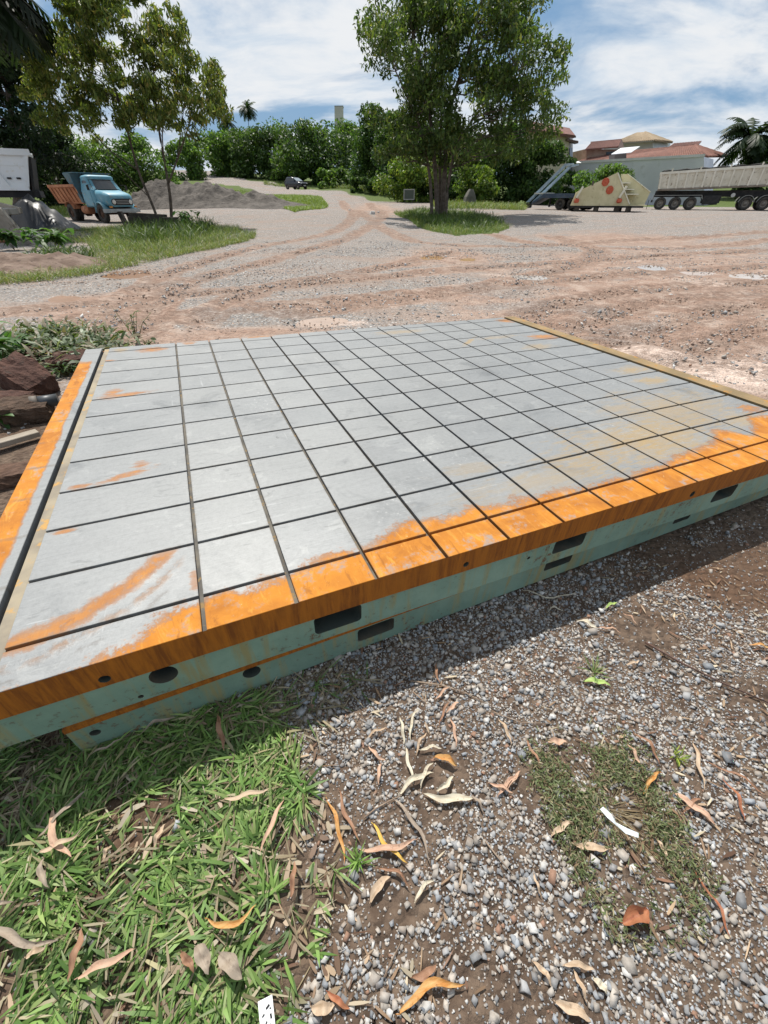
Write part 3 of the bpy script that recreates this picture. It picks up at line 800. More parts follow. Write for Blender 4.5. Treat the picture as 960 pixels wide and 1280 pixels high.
LAWN = [(-60, 905), (60, 925), (230, 880), (330, 880), (372, 930), (385, 1010), (372, 1060), (425, 1085), (420, 1110), (392, 1150), (398, 1190), (372, 1250), (330, 1330), (-200, 1400), (-200, 900)]
TUFT = [(672, 955), (700, 920), (760, 925), (800, 950), (818, 985), (850, 1030), (872, 1090), (860, 1140), (820, 1170), (770, 1160), (735, 1110), (715, 1060), (690, 1015), (665, 985)]
TUFT2 = [(757 + (u - 757) * 1.25, 1025 + (v - 1025) * 1.2) for u, v in TUFT]
GRAV = mat('gravel_stone', (.2, .2, .2))
def stonemat():
    m = bpy.data.materials.new('crushed_stone'); m.use_nodes = True; t = NT(m.node_tree)
    a = t.n('ShaderNodeAttribute', attribute_name='col').outputs['Color']
    co = t.n('ShaderNodeTexCoord').outputs['Object']
    n = t.noise(co, 90, 5, .7); n2 = t.noise(co, 320, 3, .6)
    c = t.mix(1.0, a, t.ramp(n, [(0, .55), (.5, 1.0), (1, 1.35)]), 'MULTIPLY')
    c = t.mix(t.m('MULTIPLY', t.step(t.noise(co, 26, 4), .5, .7), .45), c, (.24, .17, .12))
    b = t.n('ShaderNodeBsdfPrincipled', {'Base Color': c, 'Roughness': .8, 'Specular IOR Level': .3, 'Normal': t.bump(t.m('ADD', n, t.m('MULTIPLY', n2, .4)), .35, .002)})
    t.n('ShaderNodeOutputMaterial', {0: b}); return m
STONE = stonemat()

BV = np.array([(i, j, k) for i in (-1, 1) for j in (-1, 1) for k in (-1, 1)], float)
BT = np.array([(0, 1, 3), (0, 3, 2), (4, 6, 7), (4, 7, 5), (0, 4, 5), (0, 5, 1), (2, 3, 7), (2, 7, 6), (0, 2, 6), (0, 6, 4), (1, 5, 7), (1, 7, 3)])
def rand_rot(n):
    q = rng.normal(0, 1, (n, 4)); q /= np.linalg.norm(q, axis=1, keepdims=True); w_, x, y, z = q.T
    return np.stack([np.stack([1 - 2 * (y * y + z * z), 2 * (x * y - z * w_), 2 * (x * z + y * w_)], -1), np.stack([2 * (x * y + z * w_), 1 - 2 * (x * x + z * z), 2 * (y * z - x * w_)], -1), np.stack([2 * (x * z - y * w_), 2 * (y * z + x * w_), 1 - 2 * (x * x + y * y)], -1)], -2)

def gravel(name, x, y, size, sink=.35, big=False, colr=None):
    """crushed stone: skewed, chipped blocks; the largest get extra broken faces"""
    n = len(x)
    if big:
        V = IV[None] * (1 + rng.normal(0, .16, (n, 12, 1))) * 1.1; T0 = IT; nv = 12
        for _ in range(6):
            nr = rng.normal(0, 1, (n, 3)); nr /= np.linalg.norm(nr, axis=1, keepdims=True)
            dp = np.einsum('nvj,nj->nv', V, nr); ex = np.maximum(dp - rng.uniform(.30, .6, (n, 1)), 0)
            V = V - ex[..., None] * nr[:, None, :]
        V = V * 1.45
    else:
        V = BV[None] * rng.uniform(.30, 1.0, (n, 8, 3)); T0 = BT; nv = 8
        V = V * 1.05
    V = V * np.stack([np.ones(n), rng.uniform(.6, 1, n), rng.uniform(.45, .85, n)], -1)[:, None, :]
    V = np.einsum('nij,nvj->nvi', rotz(n, rng.uniform(0, 6.28, n)), V)
    V[..., 2] += V[..., 0] * rng.normal(0, .3, (n, 1)) + V[..., 1] * rng.normal(0, .3, (n, 1))
    V *= (size / 2)[:, None, None]
    z = gh(x, y)
    V += np.stack([x, y, z + size * .5 * (.55 - sink)], -1)[:, None, :]
    T = T0[None] + (np.arange(n) * nv)[:, None, None]
    k = rng.random(n); base = np.empty((n, 3))
    g = rng.uniform(.17, .38, n)
    base[:] = np.stack([g * .985, g * .985, g * .985], -1)
    bl = k < .12; base[bl] *= np.array([.93, .98, 1.04])
    tn = k > .48; gt = rng.uniform(.24, .46, n); base[tn] = (np.stack([gt, gt * .90, gt * .79], -1))[tn]
    wh = k > .90; gw = rng.uniform(.40, .58, n); base[wh] = (np.stack([gw, gw * .975, gw * .93], -1))[wh]
    rd = (k > .45) & (k < .48); base[rd] = np.array([.27, .16, .11])
    if colr is not None: base = np.array(colr)[None] * rng.uniform(.65, 1.35, (n, 1))
    return tag(mesh_np(name, V.reshape(-1, 3), None, T.reshape(-1, 3), STONE, col=np.repeat(base, nv, 0)), kind='stuff')

def soilmask(x, y):
    s_ = np.zeros_like(x)
    for px in (((930, 690), (1080, 690), (930, 610)), ((560, 950), (640, 955), (560, 905)), ((815, 790), (880, 805), (815, 755)), ((900, 640), (1100, 640), (900, 570)), ((510, 1130), (545, 1130), (510, 1110)), ((660, 980), (690, 985), (660, 940))):
        s_ = np.maximum(s_, ell(x, y, px, .9))
    return s_

def scatter_gravel():
    for N, med, sg, lo, hi, big, bare in ((300000, .0062, .28, .0035, .010, False, .16), (80000, .0125, .25, .009, .021, False, .10), (17000, .021, .24, .016, .042, False, .05)):
        y = rng.uniform(-.35, 3.4, N); x = rng.uniform(-1.4, 4.2, N)
        keep = rng.random(N) < np.clip(1.12 - .26 * np.hypot(x, y), .12, 1)
        u, v = project(x, y, terr(x, y))
        keep &= ~under_plate(x, y) & (u > -120) & (u < 1090)
        x, y, u, v = x[keep], y[keep], u[keep], v[keep]
        d = fbm(x * 2.6, y * 2.6, 4, 41) * 1.3 - soilmask(x, y) * .62 + (.08 if not big else 0)
        lawn = in_poly(u, v, LAWN); tuft = in_poly(u, v, TUFT)
        p = np.clip((d - .22) * 3.0, bare, 1) * np.where(lawn, .10, 1) * np.where(tuft, .55, 1)
        k = rng.random(len(x)) < p
        x, y = x[k], y[k]
        gravel('gravel', x, y, np.clip(np.exp(rng.normal(math.log(med), sg, len(x))), lo, hi), .25, big)
    # mid yard: loose stones and clods that stand proud of the packed surface
    N = 34000; r = np.sqrt(rng.uniform(4.2 ** 2, 22 ** 2, N)); a = rng.uniform(-.95, .95, N)
    x = r * np.sin(a); y = r * np.cos(a); k = ~under_plate(x, y, .1) & (fbm(x * .8, y * .8, 3, 12) > .40)
    x, y = x[k], y[k]
    gravel('gravel', x, y, np.clip(np.exp(rng.normal(math.log(.026), .42, len(x))), .012, .08), .5)
    N = 24000; r = np.sqrt(rng.uniform(4.0 ** 2, 19 ** 2, N)); a = rng.uniform(-.95, .95, N)
    x = r * np.sin(a); y = r * np.cos(a); k = ~under_plate(x, y, .1) & (fbm(x * .55 + 9, y * 1.3, 4, 14) > .47) & (ell(x, y, ((905, 462), (1130, 492), (862, 438)), .9) < .25 + .5 * rng.random(N) ** 3)
    x, y = x[k], y[k]
    gravel('soil_clods', x, y, np.clip(np.exp(rng.normal(math.log(.026), .42, len(x))), .012, .075), .7, colr=(.29, .21, .165))
scatter_gravel()

def blades(name, x, y, L, wdt, lean, col, head=None, z=None, mat_=None, parent=None, curl=.7):
    """grass blades: bent strips of three segments; lean 0 upright .. 1 flat"""
    n = len(x); head = rng.uniform(0, 6.283, n) if head is None else head
    z = gh(x, y) if z is None else z
    d = np.stack([np.cos(head), np.sin(head), np.zeros(n)], -1); s_ = np.stack([-np.sin(head), np.cos(head), np.zeros(n)], -1)
    roll = rng.normal(0, .5, n)
    s_ = s_ * np.cos(roll)[:, None] + np.array([0, 0, 1.])[None] * np.sin(roll)[:, None]
    p = np.stack([x, y, z], -1); ang = (1 - lean) * 1.45
    V = np.empty((n, 7, 3)); seg = L / 3
    for k, wk in enumerate((.55, 1.0, .8, 0)):
        if k < 3:
            V[:, 2 * k] = p + s_ * (wdt * wk / 2)[:, None]; V[:, 2 * k + 1] = p - s_ * (wdt * wk / 2)[:, None]
        else: V[:, 6] = p
        p = p + (d * np.cos(ang)[:, None] + np.array([0, 0, 1.]) * np.sin(ang)[:, None]) * seg[:, None]
        ang = ang - curl * rng.uniform(.5, 1.2, n) * .55
    V[:, :, 2] = np.maximum(V[:, :, 2], (z + .002)[:, None])
    b = (np.arange(n) * 7)[:, None]
    Q = np.concatenate([b + np.array([[0, 1, 3, 2]]), b + np.array([[2, 3, 5, 4]])]); T = b + np.array([[4, 5, 6]])
    C = np.repeat(col, 7, 0)
    return tag(mesh_np(name, V.reshape(-1, 3), Q, T, mat_ or GRASS, parent, col=C, smooth=True), kind='stuff')

def mixcol(n, cols, wts, jit=.18):
    k = rng.choice(len(cols), n, p=np.array(wts) / sum(wts))
    return np.clip(np.array(cols)[k] * (1 + rng.normal(0, jit, (n, 1))), .005, 1)

def sample_px(poly, N, near=.2, far=200, thresh=None):
    """ground points inside an outline given by photo pixels"""
    P = np.array([tuple(gp(u, max(v, 206)))[:2] if v < 1279 else tuple(gp(u, v))[:2] for u, v in poly])
    lo, hi = P.min(0), P.max(0); outx = []; outy = []; got = 0
    for _ in range(60):
        x = rng.uniform(lo[0], hi[0], N); y = rng.uniform(lo[1], hi[1], N)
        k = in_poly(x, y, [tuple(p) for p in P])
        if thresh is not None: k &= rng.random(N) < thresh(x, y)
        outx.append(x[k]); outy.append(y[k]); got += k.sum()
        if got >= N: break
    return np.concatenate(outx)[:N], np.concatenate(outy)[:N]

def lawn():
    for N, dark, lz in ((750, .55, .0), (1120, 1.0, .008)):  # lower layer's green darkened to stand for shade deep between blades
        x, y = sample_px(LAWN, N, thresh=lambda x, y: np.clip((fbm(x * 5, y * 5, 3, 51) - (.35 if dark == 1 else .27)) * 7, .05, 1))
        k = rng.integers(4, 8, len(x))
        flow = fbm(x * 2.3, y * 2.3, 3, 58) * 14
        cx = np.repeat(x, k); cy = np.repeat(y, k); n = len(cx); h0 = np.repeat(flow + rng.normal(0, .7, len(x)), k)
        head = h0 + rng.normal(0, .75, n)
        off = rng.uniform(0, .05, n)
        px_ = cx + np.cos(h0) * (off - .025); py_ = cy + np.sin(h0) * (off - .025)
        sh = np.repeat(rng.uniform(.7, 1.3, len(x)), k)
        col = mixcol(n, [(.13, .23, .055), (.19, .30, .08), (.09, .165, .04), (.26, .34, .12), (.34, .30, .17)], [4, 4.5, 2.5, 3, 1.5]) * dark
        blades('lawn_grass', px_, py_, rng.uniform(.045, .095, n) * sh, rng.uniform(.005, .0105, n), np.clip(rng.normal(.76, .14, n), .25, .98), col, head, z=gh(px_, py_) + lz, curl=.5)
    # dead straw lying under the green
    x, y = sample_px(LAWN, 1050)
    n = len(x)
    blades('grass_straw', x, y, rng.uniform(.03, .09, n), rng.uniform(.003, .008, n), np.full(n, .93), z=gh(x, y) + rng.uniform(0, .026, n), col= mixcol(n, [(.30, .24, .15), (.22, .17, .11), (.38, .33, .22)], [3, 3, 2]), curl=.1)
    SH = [(-60, 930), (60, 925), (230, 880), (420, 840), (470, 850), (380, 915), (240, 960), (100, 995), (-60, 1060)]
    x, y = sample_px(SH, 1500); n = len(x)
    blades('grass_straw', x, y, rng.uniform(.05, .13, n), rng.uniform(.003, .007, n), np.clip(rng.normal(.85, .1, n), .5, .98), mixcol(n, [(.30, .25, .17), (.20, .16, .11), (.12, .2, .06)], [3, 3, 1.5]), curl=.3)
lawn()

def tuft():
    c = gp(757, 1010)
    x, y = sample_px(TUFT2, 1150, thresh=lambda x, y: np.clip((fbm(x * 9, y * 9, 3, 61) - .40) * 8, .02, 1) * np.clip(1.5 - np.abs(np.hypot(x - c.x, y - c.y) / .27 - .1), .05, 1) ** 2 * np.clip(np.hypot(x - c.x, y - c.y) / .06, .2, 1))
    n0 = len(x); k = 4
    X = np.repeat(x, k) + rng.normal(0, .008, n0 * k); Y = np.repeat(y, k) + rng.normal(0, .008, n0 * k); n = n0 * k
    col = mixcol(n, [(.13, .165, .065), (.19, .215, .10), (.09, .11, .045), (.30, .26, .16), (.20, .14, .08)], [4, 3, 3, 2.5, 2])
    blades('creeping_weed', X, Y, rng.uniform(.010, .026, n), rng.uniform(.0025, .005, n), np.clip(rng.normal(.45, .2, n), .05, .95), col, z=gh(X, Y) + rng.uniform(0, .022, n))
    # stems radiating from the root
    m = 170; a = rng.uniform(0, 6.283, m); r = rng.uniform(.0, .05, m); Ls = rng.uniform(.08, .24, m)
    blades('creeping_weed_stems', c.x + np.cos(a) * r, c.y + np.sin(a) * r, Ls, np.full(m, .0028), np.full(m, .93), mixcol(m, [(.22, .16, .09), (.28, .22, .13), (.14, .10, .06)], [1, 1, 1]), a + rng.normal(0, .5, m), curl=.3)
tuft()

def verge(name, poly, N, L, wd, cols, wts, lean=.3, th=None):
    x, y = sample_px(poly, N, thresh=th); n = len(x)
    return blades(name, x, y, rng.uniform(L[0], L[1], n), rng.uniform(wd * .6, wd * 1.4, n), np.clip(rng.normal(lean, .15, n), .02, .9), mixcol(n, cols, wts))
GC = [(.10, .16, .035), (.16, .22, .05), (.22, .25, .08), (.30, .27, .13)]
patchy = lambda f, lo: (lambda x, y: np.clip((fbm(x * f, y * f, 3, 71) - lo) * 7, .04, 1))
verge('verge_grass', [(-60, 338), (90, 322), (190, 318), (320, 292), (318, 300), (215, 322), (80, 350), (-60, 362)], 15000, (.08, .28), .012, GC, [3, 3, 3, 2], .35, patchy(1.2, .30))
verge('verge_grass', [(108, 296), (150, 288), (240, 284), (300, 288), (320, 294), (190, 320), (112, 318)], 13000, (.15, .5), .014, GC, [4, 3, 2, 1], .25, patchy(1.0, .28))
verge('verge_grass', [(55, 290), (160, 283), (165, 293), (110, 305), (60, 303)], 5000, (.1, .35), .014, GC, [3, 3, 2, 2], .3, patchy(1.0, .36))
verge('island_grass', [(492, 266), (530, 262), (590, 266), (638, 284), (622, 291), (570, 295), (522, 284)], 16000, (.12, .42), .014, GC, [5, 3, 2, .6], .3, patchy(.9, .24))
verge('bank_grass', [(275, 237), (310, 240), (400, 247), (411, 258), (368, 266), (345, 252), (262, 240)], 24000, (.12, .38), .04, [(.17, .24, .05), (.24, .31, .07), (.13, .19, .04)], [3, 3, 2], .3)
verge('bank_grass', [(40, 266), (100, 272), (92, 256), (48, 252)], 5000, (.2, .6), .03, GC, [3, 3, 2, 1], .25)
verge('bank_grass', [(540, 256), (660, 258), (655, 263), (545, 262)], 5000, (.2, .7), .03, GC, [3, 3, 2, 1], .25)
verge('bank_grass', [(330, 228), (480, 236), (478, 246), (400, 236), (330, 232)], 3500, (.2, .7), .05, GC, [3, 3, 2, 1], .25)

# ------------------------------------------------------------------ fallen leaves, sticks, scraps
def drymat(name, c1, c2):
    if name in MATS: return MATS[name]
    m = bpy.data.materials.new(name); m.use_nodes = True; t = NT(m.node_tree)
    uv = t.n('ShaderNodeTexCoord').outputs['Object']
    n = t.noise(t.map(uv, (8, 40, 8)), 3, 5, .65); n2 = t.noise(uv, 70, 4, .6)
    c = t.mix(t.step(n, .35, .65), c1, c2); c = t.mix(t.m('MULTIPLY', t.step(n2, .58, .72), .6), c, tuple(k * .4 for k in c1))
    p = t.n('ShaderNodeBsdfPrincipled', {'Base Color': c, 'Roughness': .6, 'Specular IOR Level': .35, 'Normal': t.bump(n, .4, .003)})
    tr = t.n('ShaderNodeBsdfTranslucent', {'Color': c})
    t.n('ShaderNodeOutputMaterial', {0: t.n('ShaderNodeMixShader', {0: .18, 1: p, 2: tr})}); MATS[name] = m
    return m
DRY = dict(tan=drymat('dry_leaf_tan', (.44, .31, .20), (.58, .44, .31)), pink=drymat('dry_leaf_pink', (.46, .27, .18), (.60, .40, .28)),
           grey=drymat('dry_leaf_grey', (.27, .21, .16), (.38, .31, .24)), orange=drymat('dry_leaf_orange', (.48, .20, .045), (.60, .36, .14)),
           yellow=drymat('dry_leaf_yellow', (.72, .50, .08), (.66, .40, .10)), brown=drymat('dry_leaf_brown', (.24, .12, .07), (.36, .20, .12)),
           red=drymat('dry_leaf_red', (.30, .10, .05), (.42, .18, .09)), pale=drymat('dry_leaf_pale', (.52, .45, .33), (.66, .60, .47)), green=drymat('fresh_leaf_green', (.30, .42, .10), (.42, .55, .18)))

def leaf(u0, v0, u1, v1, wid, colr, label, curl=.3, bend=.2, lift=.012, cat='leaf', group='dry leaves fallen on the ground', name='dry_leaf'):
    a = gp(u0, v0); b = gp(u1, v1); d = b - a; L = math.hypot(d.x, d.y); rz = math.atan2(d.y, d.x)
    n = 12; sec = 5; vs = []; fs = []
    r = random.Random(int(u0 * 7 + v0)); bend = r.uniform(-.22, .22) if bend == .2 else bend; tw = r.uniform(-.9, .9); ph = r.uniform(0, 6)
    for i in range(n + 1):
        t = i / n
        hw = wid / 2 * (math.sin(math.pi * min(1, t * .93 + .05)) ** .75) * (1 - .25 * t)
        if i == n: hw = wid * .01
        cy = bend * L * math.sin(math.pi * t) * .5 + L * .02 * math.sin(t * 11 + ph)
        cz = .004 + lift * math.sin(math.pi * t) * (1 + .5 * math.sin(t * 9 + ph)) + .25 * curl * L * max(0, t - .75) ** 1.5
        ro = tw * (t - .5) * 1.3 + .25 * math.sin(t * 7 + ph)
        for k in range(sec):
            s_ = (k / (sec - 1) - .5) * 2
            yy = s_ * hw; zz = curl * abs(s_) ** 1.6 * hw * 1.1 + .0012 * math.sin(t * 40 + s_ * 3)
            vs.append((t * L, cy + yy * math.cos(ro) - zz * math.sin(ro), cz + zz * math.cos(ro) + yy * math.sin(ro) * .8 + abs(math.sin(ro)) * hw * .6))
    for i in range(n):
        for k in range(sec - 1):
            q = i * sec + k; fs.append((q, q + 1, q + 1 + sec, q + sec))
    mb = MB(); mb.add(vs, fs, True)
    mb.tube([(-.12 * L * .5, .004 * r.uniform(-1, 1), .006), (0, 0, .005)], .0011, 5)
    o = mb.build(name, DRY[colr])
    h = float(gh(np.array([(a.x + b.x) / 2]), np.array([(a.y + b.y) / 2]))[0])
    inlawn = in_poly(np.array([(u0 + u1) / 2]), np.array([(v0 + v1) / 2]), LAWN)[0]
    o.location = (a.x, a.y, h + (.046 if inlawn else .009)); o.rotation_euler = (0, 0, rz)
    return tag(o, label, cat, group)

LEAVES = [
 (285, 1006, 341, 993, .016, 'tan', 'pale tan curled leaf on green grass just below the plate shadow'),
 (357, 1007, 329, 1072, .015, 'pink', 'pinkish tan leaf lying near upright at the right edge of the lawn'),
 (266, 1152, 325, 1136, .016, 'orange', 'bright orange arched leaf resting on green grass', .5, -.45),
 (77, 1018, 99, 1078, .024, 'pink', 'broad brownish leaf on top of two grey leaves in grass'),
 (115, 997, 56, 1054, .014, 'grey', 'long straight grey leaf pointing up right from the lawn leaf pile'),
 (60, 1071, 108, 1050, .017, 'tan', 'tan leaf at the bottom of the lawn leaf pile'),
 (0, 1155, 85, 1182, .020, 'grey', 'long twisted grey leaf at the left edge on grass', .6),
 (8, 1150, 30, 1132, .014, 'grey', 'small hooked grey leaf curling up at the left edge', .8, .6),
 (110, 1224, 180, 1190, .018, 'pink', 'long pinkish brown leaf low in the grass at left'),
 (66, 1078, 74, 1114, .018, 'grey', 'short dull grey leaf just below the lawn leaf pile', .7),
 (200, 1064, 214, 1036, .015, 'tan', 'short tan leaf half sunk in the middle of the lawn'),
 (367, 1126, 372, 1082, .016, 'brown', 'narrow dark brown leaf between lawn and gravel'),
 (138, 1080, 148, 1062, .014, 'tan', 'tiny tan leaf scrap in grass right of the leaf pile'),
 (252, 1186, 268, 1220, .036, 'grey', 'broad grey brown leaf lying flat in thin grass, left of its pair'),
 (280, 1196, 308, 1226, .038, 'grey', 'broad grey brown leaf lying flat in thin grass, right of its pair'),
 (234, 1194, 250, 1218, .020, 'brown', 'small brown leaf tucked beside the broad grey pair'),
 (98, 1226, 115, 1163, .020, 'brown', 'long dull brown leaf standing upright in lower left grass'),
 (46, 1200, 70, 1188, .018, 'tan', 'small tan leaf among grass at lower left'),
 (410, 1002, 431, 1082, .014, 'orange', 'slender orange brown leaf on gravel beside the lawn edge', .35, .12),
 (518, 1052, 447, 1062, .018, 'pink', 'salmon pink leaf crossing over a yellow leaf'),
 (467, 1032, 510, 1080, .014, 'yellow', 'yellow leaf lying under a salmon pink leaf', .3, -.2),
 (493, 1002, 538, 1080, .013, 'grey', 'long thin grey brown leaf below the pale leaf cluster'),
 (500, 1268, 580, 1232, .020, 'orange', 'large orange crescent leaf at the bottom centre on gravel', .4, .27),
 (519, 1128, 543, 1100, .012, 'pale', 'short pale stick like leaf on gravel in the centre'),
 (472, 1088, 512, 1111, .010, 'brown', 'thin brown curled leaf below the yellow leaf', .7, .3),
 (425, 990, 451, 1053, .014, 'brown', 'brown leaf just right of the slender orange leaf'),
 (590, 999, 529, 995, .026, 'pale', 'wide pale papery leaf at the right end of the leaf cluster', .5),
 (500, 993, 542, 969, .020, 'pale', 'pale wrinkled leaf across the middle of the leaf cluster', .6),
 (507, 937, 518, 983, .013, 'pale', 'pale narrow leaf on the left side of the leaf cluster'),
 (513, 925, 523, 887, .011, 'pale', 'upright pale leaf at the top of the leaf cluster', .5),
 (505, 930, 500, 898, .013, 'pale', 'pale leaf leaning left at the top of the leaf cluster', .5),
 (543, 949, 571, 959, .026, 'orange', 'orange brown curled leaf at the right of the leaf cluster', .9),
 (520, 944, 534, 918, .010, 'tan', 'thin tan leaf in the core of the leaf cluster'),
 (525, 940, 552, 938, .012, 'pale', 'short pale leaf right of the leaf cluster core'),
 (526, 985, 541, 955, .013, 'pale', 'pale leaf rising through the lower leaf cluster'),
 (546, 990, 566, 972, .018, 'pale', 'crumpled pale leaf above the wide papery leaf', .9),
 (563, 902, 569, 938, .012, 'pink', 'upright orange brown leaf above the leaf cluster'),
 (549, 907, 561, 878, .010, 'brown', 'thin brown leaf with a curled side, near the shadow edge'),
 (557, 893, 573, 880, .016, 'pink', 'short reddish leaf tip beside the thin brown leaf'),
 (545, 876, 561, 860, .011, 'pink', 'pinkish leaf right at the shadow edge in the centre'),
 (476, 956, 474, 983, .013, 'pink', 'small pinkish leaf left of the leaf cluster'),
 (461, 935, 482, 953, .014, 'pink', 'small pinkish tan leaf between lawn and leaf cluster'),
 (458, 924, 484, 912, .010, 'tan', 'short tan leaf on gravel just outside the shadow'),
 (463, 1128, 488, 1097, .024, 'tan', 'broad dusty tan leaf below the thin curled brown leaf'),
 (611, 981, 640, 994, .012, 'pink', 'v shaped pink leaf right of the wide papery leaf, lower half', .4),
 (630, 990, 650, 966, .014, 'pink', 'v shaped pink leaf right of the wide papery leaf, upper half', .4),
 (623, 902, 638, 935, .012, 'tan', 'tan leaf left of the weed mat near a twig'),
 (515, 1222, 545, 1206, .020, 'brown', 'dull dark leaf above the orange crescent leaf'),
 (588, 996, 603, 1018, .010, 'grey', 'short grey leaf off the tip of the wide papery leaf'),
 (390, 1260, 420, 1256, .026, 'tan', 'tan leaf scrap near the bottom edge beside the lawn'),
 (410, 1240, 438, 1262, .014, 'red', 'dark reddish leaf at the bottom right of the lawn'),
 (758, 1063, 712, 1054, .024, 'tan', 'oval tan leaf on the left of the weed mat', .25),
 (803, 992, 826, 968, .016, 'orange', 'folded orange leaf at the right of the weed mat', .8),
 (776, 1155, 808, 1140, .040, 'red', 'crumpled red brown leaf at the lower end of the weed mat', 1.2),
 (790, 919, 821, 959, .014, 'brown', 'twisted brown leaf strip above the weed mat', .7, .3),
 (783, 932, 800, 962, .012, 'pink', 'faded pink leaf beside the twisted brown strip'),
 (901, 976, 927, 1028, .012, 'red', 'slender dark red leaf lying right of the weed mat'),
 (884, 955, 957, 998, .010, 'brown', 'very long thin brown leaf at the right edge'),
 (864, 932, 878, 993, .014, 'tan', 'narrow tan leaf standing left of the long brown leaf'),
 (842, 994, 892, 1032, .026, 'pink', 'broad pinkish tan leaf under the slender dark red leaf'),
 (852, 1018, 873, 999, .012, 'brown', 'short brown leaf crossing the broad pinkish leaf'),
 (684, 928, 708, 930, .026, 'pink', 'broad brown leaf at the upper left of the weed mat'),
 (657, 927, 678, 962, .012, 'brown', 'brown leaf at the left tip of the weed mat'),
 (622, 996, 648, 970, .014, 'pink', 'faded pink leaf in the gravel left of the weed mat'),
 (693, 1253, 737, 1276, .024, 'tan', 'wide tan leaf at the bottom right on coarse gravel'),
 (740, 1224, 757, 1243, .018, 'pale', 'short pale leaf on coarse gravel near the bottom'),
 (704, 1206, 742, 1214, .014, 'tan', 'tan leaf above the two narrow leaves at the bottom right'),
 (716, 1214, 732, 1254, .012, 'tan', 'narrow tan leaf running up from the wide bottom leaf'),
 (665, 1203, 688, 1234, .014, 'tan', 'tan leaf on gravel near a soil patch at the bottom'),
 (688, 1046, 713, 1028, .018, 'tan', 'tan leaf under the left side of the weed mat'),
 (666, 1094, 675, 1122, .008, 'tan', 'thin tan stem like leaf in gravel left of the weed mat'),
 (868, 1096, 910, 1175, .010, 'red', 'long reddish stalk like leaf at the lower right'),
 (818, 1050, 830, 1078, .012, 'tan', 'little tan leaf on the right half of the weed mat'),
 (721, 777, 746, 788, .022, 'pale', 'pale split leaf at the shadow edge right of centre'),
 (747, 786, 775, 793, .012, 'pink', 'small pinkish leaf right of the pale split leaf'),
 (778, 770, 795, 785, .008, 'pink', 'thin pink leaf near the dark steel rod'),
 (657, 739, 720, 741, .010, 'pale', 'pale curved leaf in deep shade under the plate edge', .3, -.4),
 (684, 766, 705, 766, .010, 'pale', 'short pale arched leaf in the plate shade', .3, .5),
 (935, 808, 962, 813, .014, 'orange', 'orange leaf at the right edge of the photo'),
 (782, 832, 798, 828, .012, 'tan', 'small tan leaf below the dark steel rod'),
 (545, 832, 549, 856, .012, 'brown', 'upright brown leaf inside the shadow in the centre', .4),
 (276, 902, 285, 945, .020, 'brown', 'brown leaf in the shadowed grass under the plate'),
 (180, 925, 225, 905, .014, 'grey', 'grey leaf in the shadowed grass near the left corner'),
 (120, 950, 160, 930, .010, 'grey', 'thin grey leaf in the darkest grass by the lower plate'),
]
for L_ in LEAVES: leaf(*L_)
leaf(730, 853, 762, 859, .026, 'green', 'single light green leaf on gravel by a grass sprig', .3, .1, cat='leaf', group=None, name='green_leaf')
leaf(756, 762, 771, 757, .016, 'green', 'small grey green leaf at the shadow edge by the rod', .3, .1, group=None, name='green_leaf')

def litter():
    """leaf crumbs: short dead strips"""
    N = 2600; y = rng.uniform(-.2, 2.6, N); x = rng.uniform(-1.2, 2.6, N); k = ~under_plate(x, y) & (fbm(x * 2.2, y * 2.2, 3, 91) > .42)
    x, y = x[k], y[k]; n = len(x)
    blades('leaf_litter', x, y, rng.uniform(.015, .06, n), rng.uniform(.003, .010, n), np.full(n, .93), mixcol(n, [(.45, .32, .21), (.28, .18, .11), (.52, .44, .32), (.2, .11, .07)], [3, 3, 2, 2]), z=gh(x, y) + .008, mat_=GRASS, curl=.15)
litter()
def edge_litter():
    pl = [(330, 900), (395, 925), (420, 1000), (430, 1090), (420, 1180), (440, 1275), (370, 1275), (380, 1160), (360, 1020)]
    x, y = sample_px(pl, 65); n = len(x)
    blades('leaf_litter', x, y, rng.uniform(.02, .08, n), rng.uniform(.006, .016, n), np.full(n, .9), mixcol(n, [(.40, .29, .19), (.26, .17, .11), (.46, .38, .27), (.18, .11, .07)], [3, 3, 2, 2]), z=gh(x, y) + .010, curl=.3)
    x, y = sample_px(LAWN, 190); n = len(x)
    blades('leaf_litter', x, y, rng.uniform(.02, .07, n), rng.uniform(.006, .016, n), np.full(n, .9), mixcol(n, [(.40, .30, .21), (.28, .2, .14), (.44, .38, .29)], [3, 3, 2]), z=gh(x, y) + .014, curl=.3)
edge_litter()

def stick(name, pts, r, m, label, cat, z=.012):
    P = []
    for u, v in pts:
        p = gp(u, v); p.z = float(gh(np.array([p.x]), np.array([p.y]))[0]) + z; P.append(p)
    c = P[0].copy(); mb = MB(); n = len(P)
    mb.tube([p - c for p in P], [r * (1 - .5 * i / (n - 1)) for i in range(n)], 7)
    o = mb.build(name, m); o.location = c
    return tag(o, label, cat)
TW = mat('dry_twig', (.20, .14, .10), (.30, .23, .17), 20, .9)
stick('steel_rod', [(804, 806), (850, 832), (900, 856), (975, 886)], .005, mat('rusty_rod', (.06, .035, .028), (.11, .06, .045), 30, .7), 'thin dark rusty rod lying on the gravel at right', 'rod', .016)
stick('twig', [(513, 853), (550, 858), (580, 868), (622, 890)], .003, TW, 'thin twig at the shadow edge above the leaf cluster', 'twig')
stick('twig', [(455, 1024), (470, 1012), (492, 1000), (502, 996)], .0028, TW, 'leafless twig leading into the pale leaf cluster', 'twig')
stick('twig', [(606, 1053), (622, 1074), (640, 1094)], .0025, TW, 'short twig on dark soil right of the grey brown leaf', 'twig')
stick('twig', [(616, 893), (650, 905), (690, 906)], .0022, TW, 'pale thin twig left above the weed mat', 'twig')
